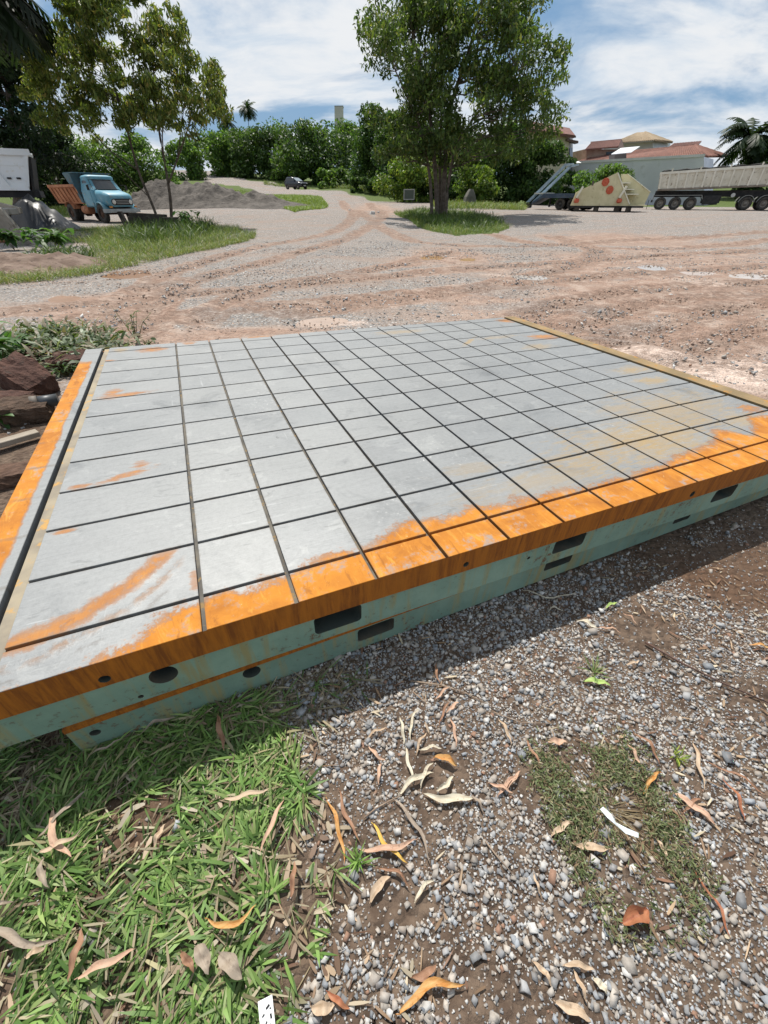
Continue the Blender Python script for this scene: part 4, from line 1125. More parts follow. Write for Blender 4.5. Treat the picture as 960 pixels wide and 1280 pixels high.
stick('twig', [(480, 1222), (490, 1200), (500, 1180)], .002, TW, 'fine twig above the orange crescent leaf', 'twig')
PLASTIC = mat('white_plastic', (.72, .76, .75), None, rough=.35)
def scrap():
    o = thing('plastic_scrap', 'torn white plastic strip lying on the weed mat', 'plastic scrap')
    P = [gp(*q) for q in ((747, 1015), (756, 1026), (764, 1034), (776, 1044), (792, 1049))]
    mb = MB(); Ws = (.011, .015, .004, .014, .011); c = P[0].copy(); c.z = float(gh(np.array([c.x]), np.array([c.y]))[0])
    vs = []
    for i, p in enumerate(P):
        d = (P[min(i + 1, 4)] - P[max(i - 1, 0)]); nrm = Vector((-d.y, d.x, 0)).normalized() * Ws[i] / 2
        q = Vector((p.x - c.x, p.y - c.y, .034 + .006 * (i % 2)))
        vs += [q + nrm + Vector((0, 0, .006)), q - nrm]
    up = [v + Vector((0, 0, .0008)) for v in vs]
    mb.add(vs + up, [(2 * i, 2 * i + 1, 2 * i + 3, 2 * i + 2) for i in range(4)] + [(10 + 2 * i, 12 + 2 * i, 13 + 2 * i, 11 + 2 * i) for i in range(4)], False)
    mb.build('strip', PLASTIC, o); o.location = c
scrap()
def paper():
    a = gp(329, 1284); b = gp(348, 1262); c = (a + b) / 2; c.z = float(gh(np.array([c.x]), np.array([c.y]))[0]) + .055
    o = thing('paper_label', 'white paper scrap printed with black marks at the lawn edge', 'paper', c, .35)
    MB().box((0, 0, 0), (.032, .062, .0015)).build('sheet', mat('white_paper', (.78, .78, .77), None, rough=.6), o)
    ink = mat('black_ink', (.02, .02, .02), None, rough=.6); mk = MB()
    for x, y, w_, h_, r in ((.004, .016, .009, .004, .5), (-.007, .006, .006, .003, .6), (.009, .0, .004, .008, .1), (-.003, -.008, .008, .003, .9), (.006, -.014, .003, .007, .2), (-.009, -.018, .004, .006, .3), (.009, .012, .003, .003, .3)):
        mk.box((x, y, .0012), (w_, h_, .0006), Matrix.Rotation(r, 3, 'Z'))
    tag(mk.build('printed_mark', ink, o), kind='stuff'); o.rotation_euler = (.25, .1, .35)
paper()
def sprig(u, v, n, L, label, cols):
    p = gp(u, v); x = np.full(n, p.x) + rng.normal(0, .006, n); y = np.full(n, p.y) + rng.normal(0, .006, n)
    o = blades('grass_sprig', x, y, rng.uniform(L * .5, L, n), np.full(n, .0045), np.clip(rng.normal(.4, .2, n), .1, .9), mixcol(n, cols, [1] * len(cols)))
    o['kind'] = 'thing'; tag(o, label, 'grass tuft')
sprig(742, 843, 26, .09, 'small grass sprig on gravel by the light green leaf', [(.14, .24, .06), (.3, .28, .14)])
sprig(846, 948, 22, .06, 'yellow green weed sprig at the top right of the weed mat', [(.30, .36, .06), (.2, .28, .06)])
sprig(448, 1078, 30, .08, 'grass sprig on gravel beside the salmon pink leaf', [(.14, .26, .05), (.2, .32, .08)])

# ------------------------------------------------------------------ trees and bushes
def foliage(name, C, R, n, size, cols, wts, parent, droop=0.0, aspect=2.2, up=.35, jit=.22):
    """n leaf faces spread through ellipsoid clumps (centres C, radii R (k,3))"""
    C = np.asarray(C, float); R = np.asarray(R, float)
    vol = R.prod(1) ** (2 / 3); k = rng.choice(len(C), n, p=vol / vol.sum())
    d = rng.normal(0, 1, (n, 3)); d /= np.linalg.norm(d, axis=1, keepdims=True)
    rad = rng.random(n) ** .42
    p = C[k] + d * R[k] * rad[:, None]
    nrm = rng.normal(0, 1, (n, 3)) + np.array([0, 0, up * 2]) + d * .5
    nrm /= np.linalg.norm(nrm, axis=1, keepdims=True)
    a = rng.normal(0, 1, (n, 3)); a[:, 2] -= droop * 2
    a -= nrm * (a * nrm).sum(1, keepdims=True) * (1 - droop * .5); a /= np.linalg.norm(a, axis=1, keepdims=True)
    b = np.cross(nrm, a); b /= np.linalg.norm(b, axis=1, keepdims=True) + 1e-9
    L = size * rng.uniform(.6, 1.35, n); w_ = L / aspect
    V = np.empty((n, 4, 3)); fold = np.cross(a, b) * (w_ * .25)[:, None]
    V[:, 0] = p - a * (L / 2)[:, None]; V[:, 2] = p + a * (L / 2)[:, None]
    V[:, 1] = p + b * (w_ / 2)[:, None] + fold; V[:, 3] = p - b * (w_ / 2)[:, None] + fold
    clump = rng.normal(0, .16, len(C))
    col = mixcol(n, cols, wts, jit) * (1.18 + clump[k])[:, None]
    Q = (np.arange(n) * 4)[:, None] + np.array([[0, 1, 2, 3]])
    return mesh_np(name, V.reshape(-1, 3), Q, None, LEAF, parent, col=np.repeat(np.clip(col, .004, 1), 4, 0), smooth=False)

def limb_path(p, q, n=6, sag=.12, seed=0):
    r = random.Random(seed); p = Vector(p); q = Vector(q); d = q - p
    out = []
    for i in range(n + 1):
        t = i / n
        w_ = math.sin(math.pi * t)
        out.append(p + d * t + Vector((r.uniform(-1, 1), r.uniform(-1, 1), r.uniform(-.2, 1))) * d.length * sag * w_ * .5)
    return out

def clumps_px(ells, Y, per, depth, rmin, rmax):
    """clump centres inside crown outlines given by photo pixels"""
    C = []; R = []
    tot = sum(e[2] * e[3] for e in ells)
    for (u, v, ru, rv) in ells:
        m = max(1, int(per * ru * rv / tot))
        for _ in range(m):
            a = rng.uniform(0, 6.283); r = math.sqrt(rng.random()) * .92
            p = pt(u + math.cos(a) * r * ru, v + math.sin(a) * r * rv, Y + rng.uniform(-1, 1) * depth * math.sqrt(max(.05, 1 - r * r)))
            s_ = rng.uniform(rmin, rmax); C.append(tuple(p)); R.append((s_ * rng.uniform(.8, 1.3), s_ * rng.uniform(.8, 1.3), s_ * rng.uniform(.55, .9)))
    return np.array(C), np.array(R)

def make_tree(name, label, stems, C, R, n, leafsize, cols, wts, bark=BARK, r0=.16, droop=.3, limbs=1.0, group=None, aspect=2.6, cat='tree'):
    base = Vector(stems[0][0]); t = thing(name, label, cat, base, 0, group)
    mb = MB(); nodes = []
    for st, rr_ in stems_r(stems, r0):
        path = smooth_path([tuple(p) for p in st], 5)
        m = len(path); rad = [rr_ * (1 - .72 * i / (m - 1)) for i in range(m)]
        rad[0] *= 1.35
        mb.tube([Vector(p) - base for p in path], rad, 9)
        nodes += [(Vector(p), rad[i]) for i, p in enumerate(path) if i > m * .3]
    for i, c in enumerate(C):
        if rng.random() > limbs: continue
        c = Vector(c)
        best = min(nodes, key=lambda q: (q[0] - c).length + max(0, q[0].z - c.z + .4) * 2.5)
        P = limb_path(best[0], c, 5, .22, i)
        ra = min(best[1] * .5, .012 + .014 * (best[0] - c).length)
        mb.tube([p - base for p in P], [ra * (1 - .8 * k / 5) for k in range(6)], 5, cap=False)
    mb.build('trunk', bark, t)
    foliage('crown', C - np.array(base)[None], R, n, leafsize, cols, wts, t, droop, aspect)
    return t
def stems_r(stems, r0):
    return [(s_[:-1] if isinstance(s_[-1], float) else s_, s_[-1] if isinstance(s_[-1], float) else r0) for s_ in stems]

# the large tree on the grass island
YB_ = 36.0
big = [(520, 55, 72, 62), (590, 5, 95, 70), (640, 75, 62, 62), (590, 130, 88, 58), (520, 145, 56, 45), (655, 128, 42, 36), (692, 78, 26, 28), (560, 188, 78, 24), (630, 178, 44, 26), (498, 182, 36, 20), (478, 40, 30, 40), (690, 150, 20, 16)]
C, R = clumps_px(big, YB_, 310, 4.2, .45, 1.0)
b0 = pt(547, 273, YB_)
def sp(u, v, dy=0.0): return pt(u, v, YB_ + dy)
stems = [[sp(547, 273), sp(544, 215), sp(538, 150), sp(520, 60), sp(505, -20), .17],
         [sp(553, 273, .3), sp(556, 215, .2), sp(562, 140, .6), sp(590, 50, 1), sp(610, -40, 1), .2],
         [sp(540, 272, -.2), sp(537, 220, -.3), sp(525, 160, -1), sp(495, 90, -1.4), .13],
         [sp(557, 272, -.3), sp(562, 220, -.5), sp(580, 165, -1), sp(640, 90, -1.2), .13],
         [sp(550, 272, .6), sp(550, 210, .8), sp(552, 130, 1.5), sp(555, 30, 2), .14]]
make_tree('tree', 'tall bushy green tree with several trunks on a round grass island', stems, C, R, 33000, .29, [(.05, .085, .021), (.07, .115, .03), (.10, .14, .036), (.15, .165, .05)], [4, 4, 3, 1.2], droop=.55, limbs=.9)

# two young trees at the left, thin and yellowish
YL = 29.0
BARK2 = mat('young_bark', (.06, .045, .035), (.12, .095, .07), 8, .9, bump=.5, bscale=20)
def sl(u, v, dy=0.0): return pt(u, v, YL + dy)
def young(label, ells, stems, n, per, cols, wts):
    C, R = clumps_px(ells, YL, per, 2.2, .26, .62)
    make_tree('tree', label, stems, C, R, n, .26, cols, wts, BARK2, droop=.75, limbs=1.0, aspect=3.0)
YC = [(.09, .13, .03), (.14, .185, .045), (.20, .22, .06), (.25, .21, .07), (.06, .09, .022)]
young('young tree with leaning trunk and sparse yellow green leaves, left of its twin', [(100, 85, 66, 45), (150, 35, 58, 50), (58, 100, 34, 36), (48, 118, 22, 22), (110, 148, 66, 38), (60, 140, 30, 26), (70, 40, 40, 40), (120, -20, 60, 40), (165, 130, 36, 36)],
      [[sl(203, 289), sl(190, 255), sl(172, 210), sl(150, 130), sl(125, 60), sl(115, 0), .085], [sl(172, 212), sl(140, 190), sl(110, 160), sl(70, 120), .04], [sl(186, 246), sl(165, 225), sl(128, 185), sl(118, 170), .03], [sl(160, 165), sl(165, 110), sl(170, 40), .04]], 15000, 135, YC, [3, 4, 3, 1, 2])
young('young tree with upright trunk and sparse olive leaves, right of its twin', [(205, 75, 44, 50), (245, 108, 40, 42), (255, 120, 30, 40), (190, 130, 36, 40), (222, 150, 46, 26), (205, 30, 24, 26), (185, 70, 30, 50)],
      [[sl(215, 288, .5), sl(213, 250, .5), sl(207, 210, .5), sl(197, 150, .5), sl(190, 60, .3), .10], [sl(211, 228, .5), sl(225, 190, .6), sl(242, 140, .8), sl(258, 100, 1), .05], [sl(207, 212, .5), sl(203, 160, 0), sl(215, 90, -.5), .04], [sl(222, 196, .6), sl(228, 150, .2), sl(235, 90, 0), .03]], 8200, 95, YC, [3, 4, 3, 1.5, 2])

def bush(label, u, vb, vt, hw, Y, cols, wts, n=5200, leaf_=.42, k=26, name='tree', cat='tree', trunk=True, group='trees and bushes behind the yard', shape=1.0):
    base = pt(u, vb, Y); base.z = tz(base.x, base.y) - .1; top = pt(u, vt, Y)
    H = max(top.z - base.z, .6); Rw_ = hw * 1.72e-3 * Y
    C = []; R = []
    for _ in range(k):
        a = rng.uniform(0, 6.283); hh = rng.uniform(.04, .92); r = math.sqrt(rng.random()) * (1 - max(0, hh - .4) ** 2 * 1.9 * shape)
        s_ = rng.uniform(.16, .34) * min(Rw_, H * .8)
        C.append((math.cos(a) * r * Rw_ * .85, math.sin(a) * r * Rw_ * .8, min(hh * H, H - s_ * .7))); R.append((s_ * 1.35, s_ * 1.35, s_ * .95))
    C.append((0, 0, H - .22 * min(Rw_, H))); R.append((.3 * Rw_, .3 * Rw_, .22 * min(Rw_, H)))
    C = np.array(C); R = np.array(R)
    t = thing(name, label, cat, base, 0, group)
    if trunk:
        mb = MB(); mb.tube([(0, 0, -.2), (.1, 0, H * .3), (0, .1, H * .6)], [.05 * H * .4, .035 * H * .4, .015 * H * .4], 7)
        for q in range(7):
            c = Vector(C[rng.integers(0, len(C))]); mb.tube(limb_path((0, 0, H * .25), c, 4, .2, q), [.02 * H * .4, .016 * H * .4, .012 * H * .4, .008 * H * .4, .005 * H * .4], 5, cap=False)
        mb.build('trunk', BARK, t)
    foliage('crown', C, R, int(n * 1.35), leaf_ * .92, cols, wts, t, .15, 1.9)
    return t
DG = [(.028, .06, .016), (.045, .09, .022), (.065, .115, .03), (.09, .14, .036)]
MG = [(.045, .09, .02), (.07, .135, .028), (.10, .175, .036), (.14, .21, .045)]
YG = [(.06, .11, .02), (.10, .165, .03), (.15, .21, .04), (.19, .23, .05)]
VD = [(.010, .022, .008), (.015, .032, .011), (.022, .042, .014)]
VDT = clumps_px([(-5, 120, 50, 70), (40, 165, 40, 32), (0, 50, 30, 46), (70, 195, 30, 20), (-40, 60, 50, 90), (20, 200, 60, 30)], 46, 110, 3, .6, 1.5)
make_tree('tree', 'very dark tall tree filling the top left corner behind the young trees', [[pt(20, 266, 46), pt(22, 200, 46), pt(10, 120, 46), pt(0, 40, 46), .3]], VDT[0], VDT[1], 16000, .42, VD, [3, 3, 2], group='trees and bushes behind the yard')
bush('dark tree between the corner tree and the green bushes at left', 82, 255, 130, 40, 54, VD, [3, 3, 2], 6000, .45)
bush('bright green bush right behind the white tipper body', 62, 262, 172, 30, 58, MG, [2, 3, 3, 2], 5000, .36)
bush('bright green bush behind the cab of the blue truck', 118, 258, 168, 44, 60, MG, [2, 3, 3, 2], 7000, .36)
bush('green bush behind the trunks of the young trees', 185, 250, 168, 42, 62, MG, [3, 3, 2, 1], 7000, .36)
bush('olive bush at the bend right of the young trees', 238, 226, 172, 26, 92, MG, [3, 3, 2, 1], 4500, .5)
bush('rounded green tree at the left end of the tree row by the road', 286, 220, 163, 34, 104, MG, [3, 4, 2, 1], 6500, .6, 34)
bush('broad dark green tree in the middle of the tree row by the road', 338, 226, 158, 44, 100, DG, [2, 4, 4, 2], 8000, .6, 36)
bush('broad green tree with the highest crown of the tree row by the road', 395, 229, 151, 46, 97, DG, [2, 4, 4, 2], 8000, .6, 36)
bush('lighter tree below the distant tower', 440, 226, 150, 26, 108, MG, [3, 3, 2, 1], 5000, .6)
bush('tall dark tree left of the island tree', 468, 236, 128, 34, 80, DG, [2, 4, 3, 1], 8000, .5, 34)
bush('tall dark tree just behind the island tree on the left', 505, 245, 140, 36, 74, DG, [2, 4, 3, 1], 8000, .5, 34)
bush('leafy shrub on the slope right of the dark car', 420, 243, 212, 34, 84, MG, [2, 3, 3, 2], 5000, .4, 26, 'shrub', 'shrub', False)
bush('low shrub behind the dark car under the tree row', 365, 230, 212, 34, 92, MG, [3, 3, 2, 1], 4000, .42, 22, 'shrub', 'shrub', False)
bush('dark reddish green shrub at the road edge left of the island', 455, 247, 222, 22, 72, DG, [2, 3, 3, 2], 3500, .36, 20, 'shrub', 'shrub', False)
bush('yellow green shrub behind the white sign board', 508, 252, 198, 34, 60, YG, [2, 3, 3, 2], 6000, .36, 28, 'shrub', 'shrub', False)
bush('dark tree behind the trunks of the island tree', 556, 254, 150, 44, 64, DG, [3, 4, 2, 1], 8000, .45, 34)
bush('yellow green shrub right of the island trunks', 590, 255, 205, 26, 56, YG, [3, 3, 2, 1], 4000, .34, 22, 'shrub', 'shrub', False)
bush('dark green tree behind the right half of the island tree', 618, 257, 150, 38, 62, DG, [3, 4, 2, 1], 8000, .45, 34)
bush('dark green tree beside the loading ramps', 664, 258, 172, 32, 60, DG, [2, 4, 3, 1], 8000, .42, 34)
bush('small green bush against the grey warehouse wall', 748, 256, 207, 36, 64, MG, [2, 3, 3, 1], 6000, .34, 26, 'shrub', 'shrub', False)
bush('small dark bush beside the beige house', 702, 255, 196, 18, 70, DG, [2, 3, 2, 1], 3000, .36, 18)
bush('dark tree at the right edge behind the grey tipper trailer', 945, 240, 176, 34, 86, DG, [3, 4, 2, 1], 7000, .5, 30)
bush('distant pale treetop on the skyline left of the tower', 352, 190, 150, 40, 150, MG, [2, 3, 2, 1], 2500, .8, 22)
bush('hazy treetop below the palms on the skyline', 285, 190, 150, 22, 150, DG, [2, 3, 2, 1], 2000, .8, 18)

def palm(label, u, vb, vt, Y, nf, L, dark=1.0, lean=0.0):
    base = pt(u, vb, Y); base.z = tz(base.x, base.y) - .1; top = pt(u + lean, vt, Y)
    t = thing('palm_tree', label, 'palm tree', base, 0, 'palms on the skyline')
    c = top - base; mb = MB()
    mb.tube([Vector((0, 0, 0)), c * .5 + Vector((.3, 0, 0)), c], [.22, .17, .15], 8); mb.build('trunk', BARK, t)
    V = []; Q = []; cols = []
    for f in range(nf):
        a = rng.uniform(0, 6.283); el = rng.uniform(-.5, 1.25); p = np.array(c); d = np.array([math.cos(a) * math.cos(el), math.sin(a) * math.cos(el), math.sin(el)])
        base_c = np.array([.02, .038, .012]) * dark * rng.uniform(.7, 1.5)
        ns = 16
        for i in range(ns):
            q = p + d * L / ns; d = d + np.array([0, 0, -.085 - .02 * el]); d /= np.linalg.norm(d)
            side = np.cross(d, [0, 0, 1]); side /= np.linalg.norm(side) + 1e-9
            ll = L * .24 * math.sin(math.pi * (.12 + .85 * i / ns))
            for s_ in (-1, 1):
                tip = q + side * s_ * ll * .8 + d * ll * .45 + np.array([0, 0, -ll * rng.uniform(.25, .7)])
                w_ = d * L / ns * 1.15; b = len(V)
                V += [p, p + w_, tip + w_ * .2, tip - w_ * .1]; Q.append((b, b + 1, b + 2, b + 3)); cols += [base_c * rng.uniform(.8, 1.2)] * 4
            p = q
    mesh_np('crown', np.array(V), np.array(Q), None, LEAF, t, col=np.array(cols))
palm('tall dark palm standing alone on the skyline', 309, 190, 136, 150, 34, 3.0)
palm('shorter drooping palm at the edge of the young tree crown', 283, 190, 152, 140, 30, 2.8)
palm('palm with arching fronds at the right edge above the trailer', 938, 240, 172, 88, 44, 5.2, 1.0)
palm('dark palm with hanging fronds in the top left corner', -85, 275, -40, 26, 60, 3.7, .6, 25)

# weeds and plants near the plate
def leafy_plant(label, u, v, n, L, wdt, h, cols, cat='plant', stems=5, spread=.2, name='leafy_plant', zoff=0.0):
    b = gp(u, v); b.z = float(gh(np.array([b.x]), np.array([b.y]))[0]) + zoff
    t = thing(name, label, cat, b)
    mb = MB(); tips = []
    for i in range(stems):
        a = rng.uniform(0, 6.283); r = rng.uniform(.2, 1) * spread; P = [Vector((0, 0, 0)), Vector((math.cos(a) * r * .5, math.sin(a) * r * .5, h * .55)), Vector((math.cos(a) * r, math.sin(a) * r, h * rng.uniform(.75, 1.05)))]
        mb.tube(P, [.006, .004, .002], 5); tips.append(P)
    mb.build('stem', mat('green_stem', (.10, .12, .04), (.16, .12, .06)), t)
    V = []; Q = []; cl = []
    for i in range(n):
        P = tips[i % stems]; f = rng.uniform(.35, 1.0); p = P[0].lerp(P[1], min(1, f * 2)) if f < .5 else P[1].lerp(P[2], f * 2 - 1)
        a = rng.uniform(0, 6.283); el = rng.uniform(-.3, .7); d = Vector((math.cos(a) * math.cos(el), math.sin(a) * math.cos(el), math.sin(el)))
        s_ = d.cross(Vector((0, 0, 1))).normalized(); ll = L * rng.uniform(.6, 1.2); ww = wdt * rng.uniform(.7, 1.2)
        bb = len(V); col = np.array(cols[rng.integers(0, len(cols))]) * rng.uniform(.75, 1.3)
        for k in range(5):
            tt = k / 4; q = p + d * ll * tt + Vector((0, 0, -ll * .5 * tt * tt)); hw = ww / 2 * math.sin(math.pi * (.08 + .9 * tt)) ** .8
            V += [tuple(q + s_ * hw + Vector((0, 0, hw * .3))), tuple(q), tuple(q - s_ * hw + Vector((0, 0, hw * .3)))]; cl += [col] * 3
            if k: Q += [(bb + 3 * k - 3, bb + 3 * k - 2, bb + 3 * k + 1, bb + 3 * k), (bb + 3 * k - 2, bb + 3 * k - 1, bb + 3 * k + 2, bb + 3 * k + 1)]
    mesh_np('leaves', np.array(V), np.array(Q), None, LEAF, t, col=np.array(cl), smooth=True)
    return t
leafy_plant('thin weed with small leaves growing behind the plate corner', 172, 428, 34, .07, .03, .42, [(.06, .09, .03), (.10, .13, .04)], 'weed', 6, .28, 'weed')
leafy_plant('small weed clump at the back edge of the plate', 185, 434, 30, .06, .022, .10, [(.08, .12, .04), (.14, .15, .06)], 'weed', 6, .12, 'weed')
leafy_plant('plant with large glossy leaves at the left edge beside the rubble', 4, 468, 54, .30, .085, .52, [(.06, .14, .035), (.09, .18, .05), (.05, .11, .03)], 'plant', 8, .28)
leafy_plant('leafy plant hanging over the tilted red rock slab', 22, 452, 60, .16, .055, .26, [(.05, .12, .03), (.09, .16, .05), (.03, .07, .02)], 'plant', 10, .3)
leafy_plant('small leafy weed between the rock slab and the rail', 84, 470, 40, .10, .035, .16, [(.05, .11, .03), (.1, .14, .06)], 'weed', 8, .2, 'weed')
leafy_plant('low leafy plant in the dark soil below the red rock', 12, 530, 26, .13, .05, .12, [(.07, .15, .04), (.05, .11, .03)], 'plant', 6, .16)
leafy_plant('leafy green plants under the rubble slab at far left', 70, 312, 90, .45, .2, .7, [(.05, .12, .03), (.08, .16, .04)], 'plant', 12, 1.2)
leafy_plant('dark leafy weed against the leaning concrete slab', 18, 312, 60, .4, .16, .7, [(.04, .09, .03), (.06, .12, .035)], 'plant', 9, .5)
leafy_plant('green leafy weed beside the right timber post', 242, 292, 90, .35, .12, .9, [(.06, .14, .03), (.09, .18, .04)], 'plant', 9, .7)
verge('tall_weeds', [(150, 300), (165, 290), (240, 288), (262, 286), (275, 293), (240, 305), (170, 310)], 2600, (.3, .95), .03, [(.05, .09, .02), (.08, .13, .03), (.13, .17, .05)], [3, 3, 1.5], .22, patchy(1.4, .34))
verge('tall_weeds', [(500, 268), (535, 262), (585, 264), (630, 280), (600, 290), (540, 288)], 2600, (.25, .7), .03, [(.05, .09, .02), (.08, .13, .03), (.12, .17, .045)], [3, 3, 1.5], .25, patchy(1.1, .34))
verge('tall_weeds', [(30, 322), (110, 312), (120, 324), (60, 336)], 700, (.15, .5), .03, [(.05, .09, .02), (.1, .14, .04)], [3, 2], .3, patchy(1.4, .38))
def vines():
    P = [gp(*q) for q in ((30, 442), (55, 428), (80, 436), (105, 432), (120, 442), (95, 452), (60, 450))]
    x = []; y = []
    for p in P:
        x.append(rng.normal(p.x, .24, 330)); y.append(rng.normal(p.y, .18, 330))
    x = np.concatenate(x); y = np.concatenate(y); k = ~under_plate(x, y, .15); x = x[k]; y = y[k]; n = len(x)
    blades('trailing_vines', x, y, rng.uniform(.08, .2, n), rng.uniform(.02, .04, n), np.clip(rng.normal(.6, .2, n), .1, .95), mixcol(n, [(.12, .16, .08), (.22, .26, .17), (.06, .09, .03), (.26, .22, .15)], [3, 2, 3, 2]), z=gh(x, y) + rng.uniform(0, .18, n))
vines()

# rubble at the left edge
def rock(label, u, v, dims, rot, m, name='rock', cat='rock', zoff=0.0, seed=1, group=None):
    b = gp(u, v); b.z = float(gh(np.array([b.x]), np.array([b.y]))[0]) + zoff
    r = np.random.default_rng(seed)
    import bmesh
    bm = bmesh.new(); bmesh.ops.create_cube(bm, size=1.0)
    bmesh.ops.subdivide_edges(bm, edges=bm.edges[:], cuts=7, use_grid_fill=True)
    for vv in bm.verts:
        c = vv.co; l = max(abs(c.x), abs(c.y), abs(c.z)); rn = c.normalized() * .62
        c2 = c.lerp(rn, .35)
        nz = fbm(np.array([c.x * 3 + c.z * 2 + seed]), np.array([c.y * 3 - c.z * 1.5]), 3, seed)[0] - .45
        n2_ = fbm(np.array([c.x * 9 + seed + c.z * 4]), np.array([c.y * 9 + c.z * 7]), 3, seed + 3)[0] - .45
        vv.co = c2 * (1 + nz * .5 + n2_ * .22)
    me = bpy.data.meshes.new(name); bm.to_mesh(me); bm.free(); me.materials.append(m)
    o = link(bpy.data.objects.new(name, me)); o.scale = dims; o.location = b + Vector((0, 0, dims[2] * .3)); o.rotation_euler = rot
    return tag(o, label, cat, group)
RED = mat('laterite', (.065, .030, .021), (.11, .054, .038), 3, .95, bump=.9, bscale=9, c3=(.05, .03, .022), bdist=.04)  # laterite darkened in colour for the shade over this bank
RED2 = mat('brown_clay_block', (.07, .045, .03), (.12, .075, .05), 3, .95, bump=.9, bscale=9, bdist=.04)
rock('large flat red brown rock slab tilted beside the left rail', 42, 490, (.46, .30, .34), (.25, .45, -.35), RED, seed=3)
rock('long red brown rock lying above the tilted slab', 54, 455, (.55, .24, .15), (.1, .18, -.3), RED, seed=5)
rock('small red rock near the far corner of the rail', 95, 462, (.34, .24, .2), (.2, 0, .4), RED, seed=8)
rock('brown lump of clay beside the pipe end', 40, 524, (.34, .26, .2), (.1, .1, .5), RED2, seed=11)
rock('dark red stone half buried below the tilted slab', 20, 512, (.3, .25, .16), (0, .1, .2), RED, seed=13)
def pipe():
    a = gp(52, 522); b = gp(82, 517); a.z += .13; b.z += .13
    t = thing('pipe', 'short dark pipe end sticking out beside the left rail', 'pipe', a)
    d = b - a; MB().cyl((0, 0, 0), d, .05, 18).build('tube', mat('grey_pipe', (.05, .055, .06), (.10, .105, .11), 5, .45), t)
    MB().cyl(-d * .08, d * .22, .058, 18).build('collar', mat('pale_collar', (.14, .12, .10), (.2, .17, .14), 5, .7), t)
pipe()
def plank():
    a = gp(-30, 572); b = gp(52, 548); d = b - a
    o = MB().box((0, 0, 0), (d.length, .085, .04), None, .004).build('plank', mat('weathered_wood', (.26, .22, .17), (.36, .31, .25), 3, .85, bump=.5, bscale=30))
    o.location = (a + b) / 2 + Vector((0, 0, .05)); o.rotation_euler = (0, .02, math.atan2(d.y, d.x))
    tag(o, 'weathered wooden plank on the soil at the left edge', 'plank')
plank()
rock('loose soil clod at the left edge below the plank', 22, 600, (.28, .2, .12), (0, 0, .4), mat('soil_clod', (.08, .045, .03), (.13, .075, .05), 6, .95, bump=.9, bscale=14), 'soil_clod', 'clod', seed=21)

# ------------------------------------------------------------------ vehicles
GLASS = mat('dark_window_glass', (.02, .025, .03), None, rough=.08, spec=.6)
CHROME = mat('dull_chrome', (.45, .45, .44), None, rough=.35, metal=.8)
LAMP = mat('lamp_glass', (.62, .62, .58), None, rough=.15, spec=.6)
RIMM = mat('dusty_rim', (.16, .145, .125), (.24, .21, .18), 6, .8)
TYRE = mat('dusty_tyre', (.03, .028, .026), (.075, .066, .056), 5, .9, bump=.4, bscale=30)
_wheels = {}
def wheel(parent, x, y, r, w_, side, rim=RIMM):
    key = (round(r, 3), round(w_, 3), side, rim.name)
    if key not in _wheels:
        mb = MB(); h = w_ / 2
        mb.lathe([(-h * .8, r * .55), (-h, r * .62), (-h, r * .86), (-h * .82, r * .97), (-h * .6, r), (h * .6, r), (h * .82, r * .97), (h, r * .86), (h, r * .62), (h * .8, r * .55), (-h * .8, r * .55)], (0, 0, 0), 'Y', 28)
        for k in range(28):
            a = k / 28 * math.tau
            mb.box((math.cos(a) * r * .995, 0, math.sin(a) * r * .995), (.03, w_ * .8, .05), Matrix.Rotation(-a, 3, 'Y'))
        o = mb.build('wheel', TYRE, parent)
        rb = MB(); s_ = side
        rb.lathe([(s_ * h * .55, r * .57), (s_ * h * .35, r * .46), (s_ * h * .25, r * .30), (s_ * h * .75, r * .22), (s_ * h * .85, r * .10), (s_ * h * .85, .001)], (0, 0, 0), 'Y', 20)
        for k in range(8):
            a = k / 8 * math.tau; rb.cyl((math.cos(a) * r * .28, s_ * h * .3, math.sin(a) * r * .28), (math.cos(a) * r * .28, s_ * h * .5, math.sin(a) * r * .28), r * .035, 6)
        ro = rb.build('rim', rim, o); _wheels[key] = (o.data, ro.data)
    else:
        d = _wheels[key]; o = link(bpy.data.objects.new('wheel', d[0]), parent); link(bpy.data.objects.new('rim', d[1]), o)
    o.location = (x, y, r)
    return o

